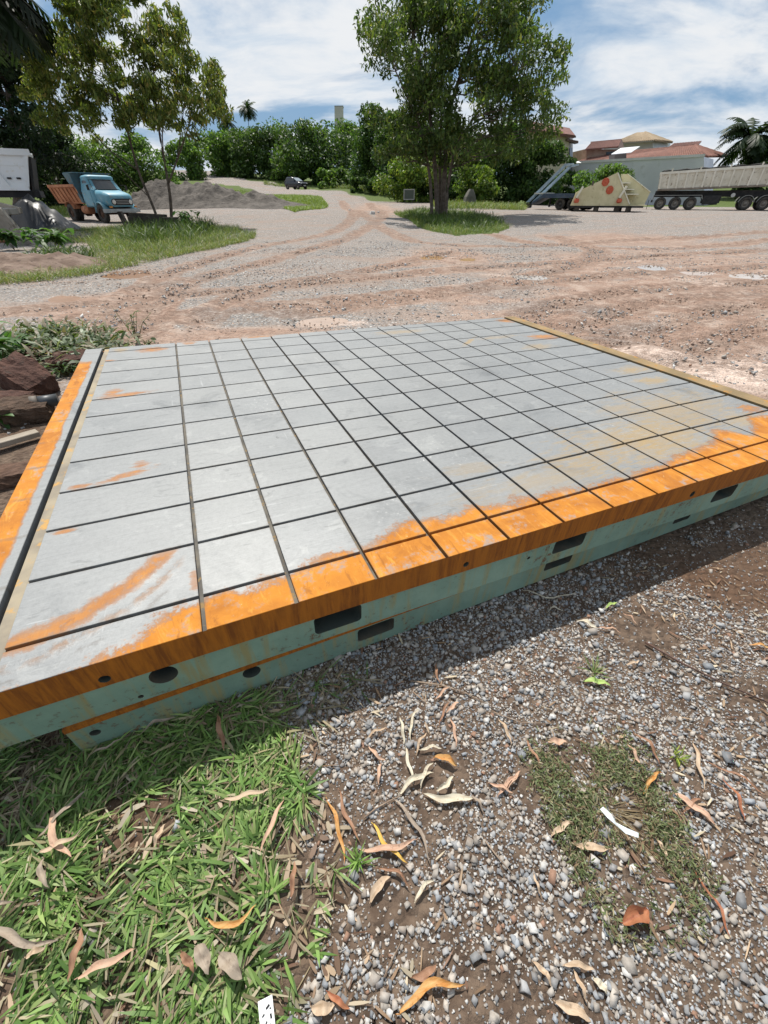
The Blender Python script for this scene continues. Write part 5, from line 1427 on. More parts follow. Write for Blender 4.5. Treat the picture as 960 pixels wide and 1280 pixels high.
def old_truck():
    fr = pt(150, 276, 34.2); h = Vector((.84, -.54, 0)).normalized()
    base = fr.copy(); base.z = tz(fr.x, fr.y)
    t = thing('dump_truck', 'old light blue round cab truck with a rust orange tipper body', 'truck', base, math.atan2(h.y, h.x))
    BLU = mat('faded_blue_paint', (.10, .27, .36), (.15, .34, .43), 1.5, .45, c3=(.22, .30, .32)); DBL = mat('dull_blue_steel', (.055, .12, .155), (.09, .16, .19), 2, .7, c3=(.16, .09, .05))
    RST = mat('orange_rusty_body', (.34, .14, .07), (.46, .21, .11), 2, .8, c3=(.22, .10, .06), bump=.2)
    CH = mat('rusty_chassis', (.05, .03, .022), (.10, .055, .035), 3, .9)
    # x forward, 0 = front axle
    mb = MB()
    for y in (-.42, .42): mb.span((-5.1, y - .06, .62), (.9, y + .06, .84))
    for x in (-4.8, -3.3, -1.8, -.2): mb.span((x - .05, -.36, .66), (x + .05, .36, .80))
    mb.cyl((0, -.85, .5), (0, .85, .5), .07, 10); mb.cyl((-3.75, -.85, .5), (-3.75, .85, .5), .12, 10); mb.lathe([(-.2, .01), (-.16, .22), (.16, .22), (.2, .01)], (-3.75, 0, .5), 'Y', 14)
    mb.build('chassis', CH, t)
    for y in (-.95, .95): wheel(t, 0, y, .5, .27, 1 if y > 0 else -1, CH)
    for y in (-1.02, -.72, .72, 1.02): wheel(t, -3.75, y, .5, .27, 1 if y > 0 else -1, CH)
    hood = MB(); secs = []
    for x, hw, z0, z1, r in ((1.02, .62, .92, 1.36, .16), (.98, .74, .86, 1.46, .2), (.80, .86, .84, 1.56, .24), (.3, .92, .9, 1.66, .26), (-.35, .97, .95, 1.74, .24)):
        secs.append(rrect(-hw, hw, z0, z1, r, x, 5, 'X'))
    hood.loft(secs); hood.build('hood', BLU, t)
    cabm = MB(); secs = []
    for z, x0, x1, hw, r in ((.84, -1.72, -.30, 1.02, .12), (1.2, -1.74, -.22, 1.06, .16), (1.72, -1.74, -.28, 1.05, .2), (1.78, -1.73, -.34, 1.03, .22), (2.28, -1.66, -.72, .92, .24), (2.40, -1.62, -.66, .93, .26), (2.47, -1.55, -.72, .86, .26), (2.52, -1.4, -.9, .66, .2)):
        secs.append(rrect(x0, x1, -hw, hw, r, z, 5))
    cabm.loft(secs); cab = cabm.build('cab', BLU, t)
    def glass(name, c4, off):
        a = [Vector(p) for p in c4]; nrm = (a[1] - a[0]).cross(a[3] - a[0]).normalized() * off
        m_ = MB(); m_.prism([p + nrm for p in a], -nrm * .5); m_.build(name, GLASS, cab)
    ws = MB(); sec = []
    for z, x, hw in ((1.78, -.315, .90), (2.27, -.69, .80)):
        sec.append([(x + .05 - .13 * (abs(k) / 4) ** 2.5, hw * k / 4, z) for k in range(-4, 5)])
    vs = sec[0] + sec[1]; ws.add(vs + [(p[0] - .02, p[1], p[2] - .01) for p in vs], [(k, k + 1, 10 + k, 9 + k) for k in range(8)] + [(18 + k, 27 + k, 28 + k, 19 + k) for k in range(8)], True)
    ws.build('windshield', GLASS, cab)
    fr_ = MB(); fr_.tube([(p[0] + .012, p[1], p[2]) for p in sec[0]] + [(p[0] + .012, p[1], p[2]) for p in reversed(sec[1])] + [(sec[0][0][0] + .012, sec[0][0][1], sec[0][0][2])], .022, 6); fr_.build('window_seal', BLACK, cab)
    for s_ in (-1, 1):
        glass('side_window', [(-1.35, s_ * 1.02, 1.80), (-.62, s_ * 1.02, 1.80), (-.86, s_ * .945, 2.22), (-1.32, s_ * .945, 2.22)], .012 * s_)
        d = MB(); d.box((-.95, s_ * 1.063, 1.32), (.82, .025, .82), None, .01); dd = d.build('door', BLU, t)
        hd = MB(); hd.box((-1.25, s_ * 1.085, 1.52), (.12, .03, .03)); hd.build('handle', CHROME, dd)
        f = MB(); sec2 = []
        for k in range(9):
            a = math.pi * (.02 + .96 * k / 8); cx, cz = math.cos(a), math.sin(a)
            ro, ri = .64, .58
            sec2.append([(cx * ro, s_ * .70, .52 + cz * ro), (cx * ro, s_ * 1.10, .50 + cz * ro), (cx * ri, s_ * 1.12, .50 + cz * ri), (cx * ri, s_ * .70, .50 + cz * ri)])
        f.loft(sec2); f.build('fender', BLU, t)
        f = MB(); sec2 = []
        for k in range(7):
            a = math.pi * (.12 + .7 * k / 6); cx, cz = math.cos(a), math.sin(a); ro, ri = .64, .62
            sec2.append([(-3.75 + cx * ro, s_ * .56, .5 + cz * ro), (-3.75 + cx * ro, s_ * 1.18, .5 + cz * ro), (-3.75 + cx * ri, s_ * 1.18, .5 + cz * ri), (-3.75 + cx * ri, s_ * .56, .5 + cz * ri)])
        f.loft(sec2, False); f.build('mudguard', RST, t)
        mm = MB(); mm.tube([(-.35, s_ * .98, 2.0), (-.2, s_ * 1.25, 2.0), (-.2, s_ * 1.28, 1.75)], .015, 6); mm.box((-.2, s_ * 1.28, 1.86), (.03, .14, .28)); mm.build('mirror', BLACK, t)
        l = MB(); l.lathe([(0, .001), (.03, .10), (.0, .125), (-.03, .13)], (0, 0, 0), 'Y', 18); lo = l.build('headlight', LAMP, t); lo.rotation_euler = (0, 0, -math.pi / 2); lo.location = (1.035, s_ * .56, 1.12)
        lr = MB(); lr.box((.97, s_ * .83, .86), (.1, .16, .09)); lr.build('turn_signal', mat('amber_lamp', (.5, .2, .03), None, rough=.3), t)
    g = MB(); g.prism(rrect(-.72, .72, .94, 1.29, .17, 1.0, 5, 'X'), (.035, 0, 0)); gr = g.build('grille', mat('grille_black', (.012, .012, .013), None, rough=.6), t)
    for k in range(3): b = MB(); b.box((1.042, 0, 1.03 + k * .085), (.012, .8, .018)); b.build('slat', CHROME, gr)
    b = MB(); b.loft([rrect(-.1, .1, .54, .76, .03, 0, 2, 'X')] and [[(x + p[0] * .4, y, p[1]) for p in ((-.1, .56), (.1, .56), (.14, .65), (.1, .76), (-.1, .76))] for x, y in ((.55, -1.18), (1.02, -1.05), (1.10, 0), (1.02, 1.05), (.55, 1.18))], False); b.build('bumper', mat('grey_bumper', (.22, .25, .26), (.3, .33, .34), 3, .55), t)
    # tipper body
    bd = MB(); x0, x1 = -5.5, -1.95
    for s_ in (-1, 1):
        bd.prism([(x0, s_ * .92, 1.1), (x1, s_ * .92, 1.1), (x1, s_ * 1.2, 1.95), (x0, s_ * 1.2, 1.95)], (0, s_ * -.05, 0))
        bd.prism([(x0, s_ * 1.17, 1.86), (x1, s_ * 1.17, 1.86), (x1, s_ * 1.26, 1.90), (x0, s_ * 1.26, 1.90)], (0, 0, .14))
    bd.span((x0, -.92, 1.02), (x1, .92, 1.1))
    bed = bd.build('tipper_body', RST, t)
    for s_ in (-1, 1):
        for k in range(7):
            x = x0 + .25 + k * .5; r_ = MB(); r_.prism([(x, s_ * .93, 1.1), (x + .07, s_ * .93, 1.1), (x + .07, s_ * 1.19, 1.86), (x, s_ * 1.19, 1.86)], (0, s_ * .05, 0)); r_.build('rib', RST, bed)
    hb = MB(); hb.prism([(-1.93, -.92, 1.0), (-1.93, .92, 1.0), (-1.93, 1.24, 1.95), (-1.95, 1.26, 2.62), (-1.95, -1.26, 2.62), (-1.93, -1.24, 1.95)], (.06, 0, 0))
    for s_ in (-1, 1): hb.prism([(-1.95, s_ * .93, 1.05), (-1.95, s_ * 1.26, 2.62), (-2.75, s_ * 1.26, 2.62), (-2.2, s_ * .95, 1.1)], (0, s_ * .035, 0))
    hb.span((-2.7, -1.25, 2.60), (-1.55, 1.25, 2.65))
    hb.build('headboard', DBL, t)
    tg = MB(); tg.prism([(x0 - .06, -.92, 1.05), (x0 - .06, .92, 1.05), (x0 - .06, 1.2, 1.9), (x0 - .06, -1.2, 1.9)], (.05, 0, 0)); tg.build('tailgate', RST, t)
    tk = MB(); tk.cyl((-2.6, -.75, .68), (-1.7, -.75, .68), .24, 14); tk.build('fuel_tank', RST, t)
old_truck()

def car():
    base = pt(371, 238.5, 80); base.z = tz(base.x, base.y) + .12; h = Vector((.80, -.60, 0))
    t = thing('car', 'small dark car driving down the dirt road', 'car', base, math.atan2(h.y, h.x))
    P = mat('dark_car_paint', (.012, .014, .022), (.018, .02, .03), 2, .22, spec=.7)
    mb = MB(); secs = []
    for x, hw, z0, z1 in ((-1.85, .70, .45, .92), (-1.7, .80, .3, 1.0), (-1.0, .85, .25, 1.02), (.4, .86, .25, .98), (1.0, .84, .26, .92), (1.6, .80, .3, .82), (1.82, .68, .38, .68)): secs.append(rrect(-hw, hw, z0, z1, .14, x, 3, 'X'))
    mb.loft(secs); body = mb.build('body', P, t)
    mb = MB(); secs = []
    for z, xa, xb, hw in ((.95, -1.75, .85, .80), (1.38, -1.45, .05, .66), (1.47, -1.3, -.1, .58)): secs.append(rrect(xa, xb, -hw, hw, .14, z, 3))
    mb.loft(secs); rf = mb.build('roof', P, t)
    def gl(name, q): m_ = MB(); a = [Vector(p) for p in q]; n_ = (a[1] - a[0]).cross(a[2] - a[0]).normalized() * .02; m_.prism([p + n_ for p in a], -n_ * .6); m_.build(name, GLASS if name != 'windshield' else mat('pale_windshield', (.20, .24, .27), None, rough=.08, spec=.8), rf)
    gl('windshield', [(.80, -.66, .99), (.80, .66, .99), (.09, .56, 1.36), (.09, -.56, 1.36)])
    for s_ in (-1, 1):
        q = [(-1.5, s_ * .79, .99), (.6, s_ * .79, .99), (.0, s_ * .67, 1.36), (-1.3, s_ * .67, 1.36)]; gl('side_window', q if s_ < 0 else q[::-1])
        for x in (-1.15, 1.15): wheel(t, x, s_ * .76, .31, .2, s_)
        l = MB(); l.box((1.70, s_ * .55, .68), (.16, .26, .13), None, .03); l.build('headlight', LAMP, t)
        m2 = MB(); m2.box((.55, s_ * .93, 1.0), (.1, .16, .1), None, .02); m2.build('mirror', P, t)
    g = MB(); g.box((1.82, 0, .55), (.04, .7, .12)); g.build('grille', BLACK, t)
    g = MB(); g.box((1.84, 0, .42), (.03, .42, .11)); g.build('number_plate', mat('grey_plate', (.5, .5, .5), None), t)
car()

def tipper_trailer():
    rear = pt(811, 262, 54.3); h = Vector((.88, -.475, 0)).normalized(); base = rear.copy(); base.z = tz(rear.x, rear.y) + .0
    fz = tz(*(rear + h * 12)[:2])
    t = thing('tipper_truck', 'long dusty grey tipper trailer with ribbed sides and black wheels', 'truck', base, math.atan2(h.y, h.x))
    t.rotation_euler = (0, -math.atan2(fz - base.z, 12), math.atan2(h.y, h.x))
    BG = mat('dusty_beige_steel', (.58, .54, .44), (.70, .66, .56), 1.2, .65, c3=(.30, .25, .19)); BK = mat('black_chassis', (.014, .014, .015), (.035, .032, .03), 3, .7)
    L = 12.2
    for s_ in (-1, 1):
        pass
    mb = MB()
    zt = lambda x: 2.98 + .042 * x
    zb = lambda x: 1.60 + .026 * x
    for s_ in (-1, 1): mb.prism([(.25, s_ * 1.12, zb(.25)), (L - 1.4, s_ * 1.12, zb(L - 1.4)), (L - .2, s_ * 1.25, zt(L)), (.0, s_ * 1.25, zt(0))], (0, -s_ * .06, 0))
    mb.prism([(.3, -1.1, zb(0)), (L - 1.5, -1.1, zb(L)), (L - 1.5, 1.1, zb(L)), (.3, 1.1, zb(0))], (0, 0, .06)); mb.prism([(L - 1.4, -1.1, zb(L)), (L - 1.4, 1.1, zb(L)), (L - .2, 1.2, zt(L)), (L - .2, -1.2, zt(L))], (.06, 0, 0)); mb.prism([(.25, -1.1, zb(0)), (.25, 1.1, zb(0)), (0, 1.2, zt(0)), (0, -1.2, zt(0))], (.06, 0, 0))
    body = mb.build('tipper_body', BG, t)
    RB = mat('pale_rib_steel', (.66, .62, .52), (.76, .72, .62), 1.2, .6)
    for s_ in (-1, 1):
        r = MB(); r.prism([(-.02, s_ * 1.245, zt(0) - .14), (L - .2, s_ * 1.245, zt(L) - .14), (L - .2, s_ * 1.245, zt(L) + .05), (-.02, s_ * 1.245, zt(0) + .05)], (0, s_ * .1, 0)); r.build('top_rail', RB, body)
        r = MB(); r.prism([(.22, s_ * 1.115, zb(0) - .05), (L - 1.4, s_ * 1.115, zb(L) - .05), (L - 1.4, s_ * 1.115, zb(L) + .1), (.22, s_ * 1.115, zb(0) + .1)], (0, s_ * .1, 0)); r.build('bottom_rail', mat('dark_dusty_rail', (.16, .13, .10), (.25, .21, .17), 2, .8), body)
        n = 15
        for k in range(n):
            a = .28 + (L - 1.9) * k / (n - 1); b = a - .20 + .25 * k / n
            r = MB(); r.prism([(a, s_ * 1.125, zb(a) + .1), (a + .14, s_ * 1.125, zb(a) + .1), (b + .14, s_ * 1.255, zt(b) - .14), (b, s_ * 1.255, zt(b) - .14)], (0, s_ * .1, 0)); r.build('rib', RB, body)
        r = MB(); r.prism([(L - 1.9, s_ * 1.13, zb(L) + .1), (L - 1.65, s_ * 1.13, zb(L) + .1), (L - .4, s_ * 1.26, zt(L) - .14), (L - .8, s_ * 1.26, zt(L) - .14)], (0, s_ * .12, 0)); r.build('brace', RB, body)
    cv = MB(); cv.tube([(.2 + k * .5, math.sin(k * 1.3) * .05, zt(k * .5) + .1 + .05 * math.sin(k * 2.1)) for k in range(24)], .12, 8); cv.prism([(.1, -1.2, zt(0) + .05), (L - .4, -1.2, zt(L) + .05), (L - .4, 1.2, zt(L) + .05), (.1, 1.2, zt(0) + .05)], (0, 0, .08)); cv.build('tarpaulin', BLACK, t)
    for k in range(5): bw = MB(); bw.box((1.0 + k * 2.4, -1.27, zt(1.0 + k * 2.4) + .14), (.12, .12, .26)); bw.build('tarp_hook', BG, t)
    ch = MB()
    for y in (-.45, .45): ch.span((.1, y - .08, 1.05), (L + .5, y + .08, 1.56))
    ch.span((-.05, -1.15, .62), (.1, 1.15, .82)); ch.span((4.5, -1.0, .55), (6.0, 1.0, 1.2)); ch.build('chassis', BK, t)
    for i, x in enumerate((.85, 2.2, 3.55)):
        for s_ in (-1, 1): wheel(t, x, s_ * 1.05, .53, .38, s_)
    for x in (8.15, 9.6):
        for s_ in (-1, 1): wheel(t, x, s_ * 1.05, .53, .38, s_)
    for s_ in (-1, 1):
        m_ = MB(); m_.span((.15, s_ * .82, 1.17), (4.3, s_ * 1.25, 1.21)); m_.box((.08, s_ * 1.03, 1.0), (.05, .43, .4)); m_.box((4.4, s_ * 1.03, 1.02), (.05, .43, .36), Matrix.Rotation(-.5, 3, 'Y')); m_.build('mudguard', mat('grey_mudguard', (.22, .22, .21), (.3, .3, .28), 2, .7), t)
        for x in (8.15, 9.6):
            f = MB(); sec2 = []
            for k in range(9):
                a = math.pi * (.05 + .9 * k / 8); cx, cz = math.cos(a), math.sin(a)
                sec2.append([(x + cx * .66, s_ * .84, .53 + cz * .66), (x + cx * .66, s_ * 1.27, .53 + cz * .66), (x + cx * .62, s_ * 1.27, .53 + cz * .62), (x + cx * .62, s_ * .84, .53 + cz * .62)])
            f.loft(sec2, False); f.build('mudguard', mat('grey_mudguard', (.22, .22, .21)), t)
    fl = MB(); fl.box((-.25, -1.0, .42), (.04, .5, .8)); fl.build('mud_flap', BLACK, t)
    bx = MB(); bx.box((5.2, -1.05, .78), (1.3, .45, .7), None, .04); bx.build('tool_box', BK, t)
    lg = MB(); lg.cyl((6.9, -1.15, 1.18), (6.9, -.9, 1.18), .17, 14); lg.build('air_tank', mat('silver_tank', (.45, .45, .43), None, rough=.5), t)
    fk = MB(); fk.box((10.75, -.95, .75), (1.0, .55, .75), None, .06); fk.box((10.9, -1.0, 1.25), (1.1, .5, .18)); fk.build('fuel_tank', mat('dark_tank', (.06, .06, .06), (.1, .1, .1), 4, .5), t)
    cb = MB(); secs = [rrect(11.8, 13.9, -1.22, 1.22, .15, z, 3) for z in (.75, 1.6, 2.3)] + [rrect(11.9, 13.6, -1.18, 1.18, .2, 3.05, 3), rrect(12.1, 13.4, -1.05, 1.05, .2, 3.2, 3)]
    cb.loft(secs); cb.build('cab', mat('white_cab', (.55, .55, .53), None, rough=.4), t)
    wheel(t, 13.0, -1.05, .53, .36, -1); wheel(t, 13.0, 1.05, .53, .36, 1)
tipper_trailer()

def ramp_trailer():
    o = pt(657, 262, 51); base = o.copy(); base.z = tz(o.x, o.y); e = pt(725, 262, 48); h = (e - o); h.z = 0; h.normalize()
    t = thing('lowbed_trailer', 'dark blue low loader trailer with two raised loading ramps', 'trailer', base, math.atan2(h.y, h.x))
    BL = mat('dark_blue_steel', (.03, .05, .085), (.06, .085, .12), 2, .6, c3=(.12, .10, .08)); LB = mat('pale_blue_ramp_steel', (.24, .34, .43), (.33, .42, .50), 2, .5, c3=(.22, .25, .27))
    mb = MB(); mb.span((2.0, -1.25, .95), (8.6, 1.25, 1.2)); mb.span((1.9, -1.3, .88), (8.6, -1.2, 1.22)); mb.span((1.9, 1.2, .88), (8.6, 1.3, 1.22)); mb.prism([(2.0, -1.25, .95), (2.0, -1.25, 1.2), (.9, -1.25, .55), (.9, -1.25, .4)], (0, 2.5, 0)); mb.build('deck', BL, t)
    for y in (-1.0, .75):
        r = MB()
        for dy in (0, .36): r.prism([(.25, y + dy, .55), (.5, y + dy, .55), (3.45, y + dy, 3.3), (3.2, y + dy, 3.3)], (0, .06, 0))
        r.prism([(3.15, y, 3.18), (3.5, y, 3.18), (3.95, y, 3.28), (3.95, y, 3.36), (3.2, y, 3.34)], (0, .42, 0))
        ro = r.build('ramp', LB, t)
        for k in range(9):
            f = .06 + k / 9; q = MB(); q.box((.4 + 2.95 * f, y + .21, .58 + 2.75 * f), (.08, .32, .05), Matrix.Rotation(-.75, 3, 'Y')); q.build('rung', BL, ro)
    b = MB(); b.span((1.0, -1.2, 1.18), (2.2, 1.2, 1.28)); b.build('cross_bar', mat('pale_bar', (.5, .5, .46), None), t)
    for x in (3.6, 4.7, 5.8):
        for s_ in (-1, 1): wheel(t, x, s_ * .98, .44, .5, s_, STEELD)
    mf = MB(); mf.box((2.6, -1.0, .55), (.05, .5, .7)); mf.box((.5, -.8, .28), (.5, .5, .35), None, .05); mf.build('mud_flap', BLACK, t)
ramp_trailer()

def hopper():
    Y = 45.5; CR = mat('cream_machine_paint', (.55, .50, .30), (.64, .58, .37), 1.3, .6, c3=(.46, .40, .24)); RD = mat('red_primer', (.48, .09, .045), (.56, .14, .07), 6, .7); PW = mat('pale_steel_edge', (.72, .69, .56), None, rough=.5)
    a = pt(713, 257, Y); b = pt(786, 256, Y - 1.6); h = b - a; h.z = 0; L = h.length; h.normalize(); base = a.copy(); base.z = tz(a.x, a.y)
    t = thing('screening_machine', 'cream steel machine housing with sloped sides and red round covers', 'machine', base, math.atan2(h.y, h.x))
    def zz(v, Yq=Y): return pt(750, v, Yq).z - base.z
    z0, zl, zt = zz(257), zz(240), zz(216.5)
    W_ = 2.6
    side = [(0, 0, z0), (L, 0, z0), (L * 1.0, 0, z0 + .1), (L * .66, 0, zt), (L * .05, 0, zl)]
    for y in (0, W_):
        m_ = MB(); m_.prism([(p[0], y, p[2]) for p in side], (0, .06, 0)); so = m_.build('side_plate', CR, t)
        e = MB(); e.prism([(L * .66 - .02, y - .06, zt), (L * .66 + .1, y - .06, zt), (L + .1, y - .06, z0 + .1), (L, y - .06, z0 + .1)], (0, .18, 0)); e.build('edge_flange', PW, so)
    m_ = MB(); m_.prism([(L * .05, .06, zl), (L * .66, .06, zt), (L * .66, .06, zt - .06), (L * .05, .06, zl - .06)], (0, W_ - .06, 0)); m_.prism([(.0, .06, z0), (L * .05, .06, zl), (L * .05 + .05, .06, zl), (.05, .06, z0)], (0, W_ - .06, 0)); m_.build('cover_plate', CR, t)
    # open right hand box with shelves
    bx = MB(); x1 = L * .66; x2 = L + 1.55
    bp = [(x1 + .4, zt - .05), (x1 + .9, zt - .05), (x2, z0 + .95), (x2 - .15, z0 + .05), (L + .05, z0 + .05)]
    bx.prism([(p[0], 1.5, p[1]) for p in bp], (0, .06, 0)); bx.prism([(x1 + .1, .1, z0 + .06), (x2 - .1, .1, z0 + .06), (x2 - .1, 1.5, z0 + .06), (x1 + .1, 1.5, z0 + .06)], (0, 0, -.06))
    bo = bx.build('end_box', CR, t)
    e = MB(); e.prism([(x1 + .9, 1.44, zt - .04), (x1 + 1.0, 1.44, zt - .04), (x2 + .08, 1.44, z0 + .95), (x2 - .02, 1.44, z0 + .95)], (0, .16, 0)); e.build('edge_flange', PW, bo)
    for k, f in enumerate((.75, .52, .35)): s_ = MB(); s_.span((x1 + .35 + k * .35, .08, z0 + 1.9 * f + .1), (x1 + 1.25 + k * .45, 1.5, z0 + 1.9 * f + .16)); s_.build('shelf', PW, bo)
    for (u, v, r) in ((757, 227.5, .30), (762, 237.5, .30)):
        p = pt(u, v, Y - .85); x = (p - base).dot(h)
        d = MB(); d.lathe([(0, r), (-.06, r), (-.08, r * .8), (-.08, r * .3), (-.14, r * .25), (-.14, .001)], (x, 0, p.z - base.z), 'Y', 9, False); do = d.build('bearing_cover', RD, t)
        for k in range(6): q = MB(); q.cyl((x + math.cos(k * 1.05) * r * .8, -.12, p.z - base.z + math.sin(k * 1.05) * r * .8), (x + math.cos(k * 1.05) * r * .8, -.05, p.z - base.z + math.sin(k * 1.05) * r * .8), .04, 6); q.build('bolt', RD, do)
    for f in (.11, .84):
        x = L * f; b_ = MB(); b_.box((x, -.12, z0 + .95), (.16, .2, .85), Matrix.Rotation(.42, 3, 'Y')); b_.build('bracket', PW, t)
        b_ = MB(); b_.box((x - .1, -.14, z0 + .35), (.4, .24, .3), None, .06); b_.build('spring_mount', RD, t)
    pl = MB(); pl.box((L * .3, -.02, z0 + 1.55), (.14, .03, .32)); pl.build('name_plate', mat('dark_plate', (.12, .10, .08), None), t)
    for x, y in ((.6, .3), (2.2, .3), (L * .82, .3), (L * 1.02, .3), (.6, 2.2), (L * .9, 2.2)):
        b_ = MB(); b_.box((x, y, z0 / 2 - .02), (.42, .4, z0 + .06), None, .05); b_.build('support_block', mat('dark_block', (.05, .04, .03), (.1, .08, .06), 4, .9), t)
    b_ = MB(); b_.span((.05, .1, z0 - .14), (L + 1.2, W_, z0 - .02)); b_.build('base_frame', STEELD, t)
hopper()

def white_tipper():
    Y = 27.5; p = pt(54, 238, Y); h = Vector((-.875, -.485, 0)).normalized()
    base = p.copy(); g = tz(p.x, p.y); base.z = g
    t = thing('tipper_truck', 'white steel tipper body with a diagonal brace at the left edge', 'truck', base, math.atan2(h.y, h.x))
    WH = mat('dirty_white_paint', (.80, .81, .81), (.84, .85, .85), .8, .45, c3=(.74, .71, .65)); BK = mat('black_chassis', (.014, .014, .015))
    z0 = p.z - g + .05; z1 = pt(54, 187.5, Y).z - g; L = 5.5
    rk = lambda z: .58 * (z1 - z) / (z1 - z0)          # the rear end is raked: the top overhangs the bottom
    mb = MB()
    for y in (-.03, -2.4): mb.prism([(rk(z0), y, z0), (L, y, z0), (L, y, z1), (0, y, z1)], (0, .06, 0))
    mb.prism([(rk(z0), -2.34, z0), (0, -2.34, z1 - .1), (.06, -2.34, z1 - .1), (rk(z0) + .06, -2.34, z0)], (0, 2.31, 0)); mb.span((rk(z0), -2.4, z0 - .06), (L, .0, z0 + .02)); body = mb.build('tipper_body', WH, t)
    def part(nm, a, b_, m=WH): q = MB(); q.span(a, b_); q.build(nm, m, body)
    part('top_rail', (-.08, .03, z1 - .22), (L, .15, z1 + .03)); part('bottom_rail', (rk(z0), .03, z0 - .06), (L, .11, z0 + .10))
    q = MB(); q.prism([(rk(z0 + .1) - .02, .031, z0 + .1), (rk(z0 + .1) + .16, .031, z0 + .1), (rk(z1 - .22) + .16, .031, z1 - .22), (rk(z1 - .22) - .02, .031, z1 - .22)], (0, .09, 0)); q.build('corner_post', WH, body)
    part('stiffener', (.45, .03, z0 + .93), (L, .055, z0 + .97))
    q = MB(); q.prism([(1.35, .03, z0 + .1), (1.65, .03, z0 + .1), (2.15, .03, z1 - .22), (1.85, .03, z1 - .22)], (0, .09, 0)); q.build('brace', WH, body)
    for x in (.75, 1.15, 1.75): part('hook', (x, .04, z0 + .4), (x + .18, .1, z0 + .47), BLACK)
    q = MB(); q.span((.2, -2.3, z0 - .35), (L, -.05, z0 - .062)); q.prism([(rk(z0) - .14, -2.35, z0 - .3), (rk(z0) - .02, -2.35, z0 - .3), (rk(z0 + 1.3) - .02, -2.35, z0 + 1.3), (rk(z0 + 1.3) - .14, -2.35, z0 + 1.3)], (0, 2.3, 0)); q.build('tailgate_frame', BK, t)
    for x in (1.6, 2.9): wheel(t, x, -.25, .52, .4, 1)
    for x in (1.6, 2.9): wheel(t, x, -2.1, .52, .4, -1)
white_tipper()

# ------------------------------------------------------------------ things about the yard
def heap():
    A = pt(140, 266, 46.5); B = pt(372, 263.5, 43.5); d = (B - A); d.z = 0; L = d.length; d.normalize(); nrm = Vector((-d.y, d.x, 0))
    nx, ny = 110, 46; x = np.linspace(-.02, 1.02, nx); yv = np.linspace(0, 1, ny)
    Xg, Yg = np.meshgrid(x, yv, indexing='ij')
    wx = A.x + d.x * Xg * L + nrm.x * Yg * 9; wy = A.y + d.y * Xg * L + nrm.y * Yg * 9
    Hp = np.interp(Xg, [-.02, .06, .14, .3, .45, .55, .68, .8, .92, 1.0, 1.02], [0, 1.5, 2.3, 1.95, 1.7, 1.2, .95, .75, .35, .03, 0])
    prof = np.clip(np.minimum(Yg / .36, (1 - Yg) / .5), 0, 1)
    z = Hp * prof * (.86 + .35 * (fbm(wx * .9, wy * .9, 4, 81) - .4)) + (fbm(wx * 1.6, wy * 1.6, 5, 83) - .47) * .9 * np.clip(Hp * prof, 0, 1) - .03
    crest = (vnoise(wx * 1.3, wy * .5, 84) - .5) * .5 * sstep(prof, .6, 1)
    z = z + crest * np.clip(Hp, 0, 1)
    V = np.stack([wx, wy, terr(wx, wy) + z], -1).reshape(-1, 3)
    i = np.arange(nx - 1)[:, None] * ny; k = np.arange(ny - 1)[None]; Q = np.stack([i + k, i + ny + k, i + ny + k + 1, i + k + 1], -1).reshape(-1, 4)
    m = mat('grey_sand', (.075, .064, .054), (.125, .108, .092), 1.2, .95, bump=1.0, bscale=5, c3=(.045, .037, .03), bdist=.12)
    tag(mesh_np('sand_heap', V, Q, None, m, smooth=True), 'long heap of dark grey sand behind the young trees', 'heap')
heap()

WOODD = mat('dark_weathered_wood', (.028, .023, .019), (.065, .052, .042), 2.5, .9, bump=.6, bscale=12)
def boards():
    a = pt(160, 293, 28.6); b = pt(240, 290, 28.9); base = a.copy(); base.z = tz(a.x, a.y) - .05
    d = b - a; d.z = 0; L = d.length; d.normalize()
    t = thing('timber_barrier', 'low barrier of dark weathered boards at the foot of the young trees', 'barrier', base, math.atan2(d.y, d.x))
    for nm, c, dm, ry in (('post', (.1, -.15, .48), (.20, .3, 1.0), -.22), ('board', (1.35, .05, .42), (2.2, .10, .55), .04), ('board', (1.4, .10, .76), (2.1, .10, .22), .05), ('board', (2.65, 0, .40), (.9, .1, .6), .0), ('post', (3.35, -.05, .45), (.26, .22, .95), .12)):
        m_ = MB(); m_.box((0, 0, 0), dm, None, .02); o = m_.build(nm, WOODD, t); o.location = c; o.rotation_euler = (0, ry, 0)
boards()

CONC = mat('old_concrete', (.22, .20, .17), (.32, .29, .25), 2, .9, bump=.5, bscale=14, c3=(.14, .12, .09))
def block(name, label, cat, u, v, dims, rot, m, Y=None, zoff=0.0):
    b = gp(u, v); o = MB().box((0, 0, 0), dims, None, min(dims) * .12).build(name, m)
    o.location = b + Vector((0, 0, dims[2] * .42 + zoff)); o.rotation_euler = rot
    return tag(o, label, cat)
block('concrete_slab', 'grey concrete slab leaning upright at the far left', 'slab', 22, 306, (.62, .16, 1.25), (.25, -.32, .1), CONC)
block('concrete_slab', 'horizontal grey slab on top of the rubble at the left edge', 'slab', 6, 300, (1.7, .7, .22), (0, .03, .1), CONC, zoff=.9)
block('brick_block', 'orange brown clay block under the horizontal slab', 'block', 2, 302, (1.0, .6, .6), (0, 0, .2), mat('clay_block', (.30, .15, .08), (.4, .22, .13), 3, .9))
block('timber_beam', 'weathered beam on the rubble under the white tipper body', 'beam', 12, 288, (1.8, .3, .25), (0, .25, .3), mat('weathered_wood', (.3, .2, .1)), zoff=.9)
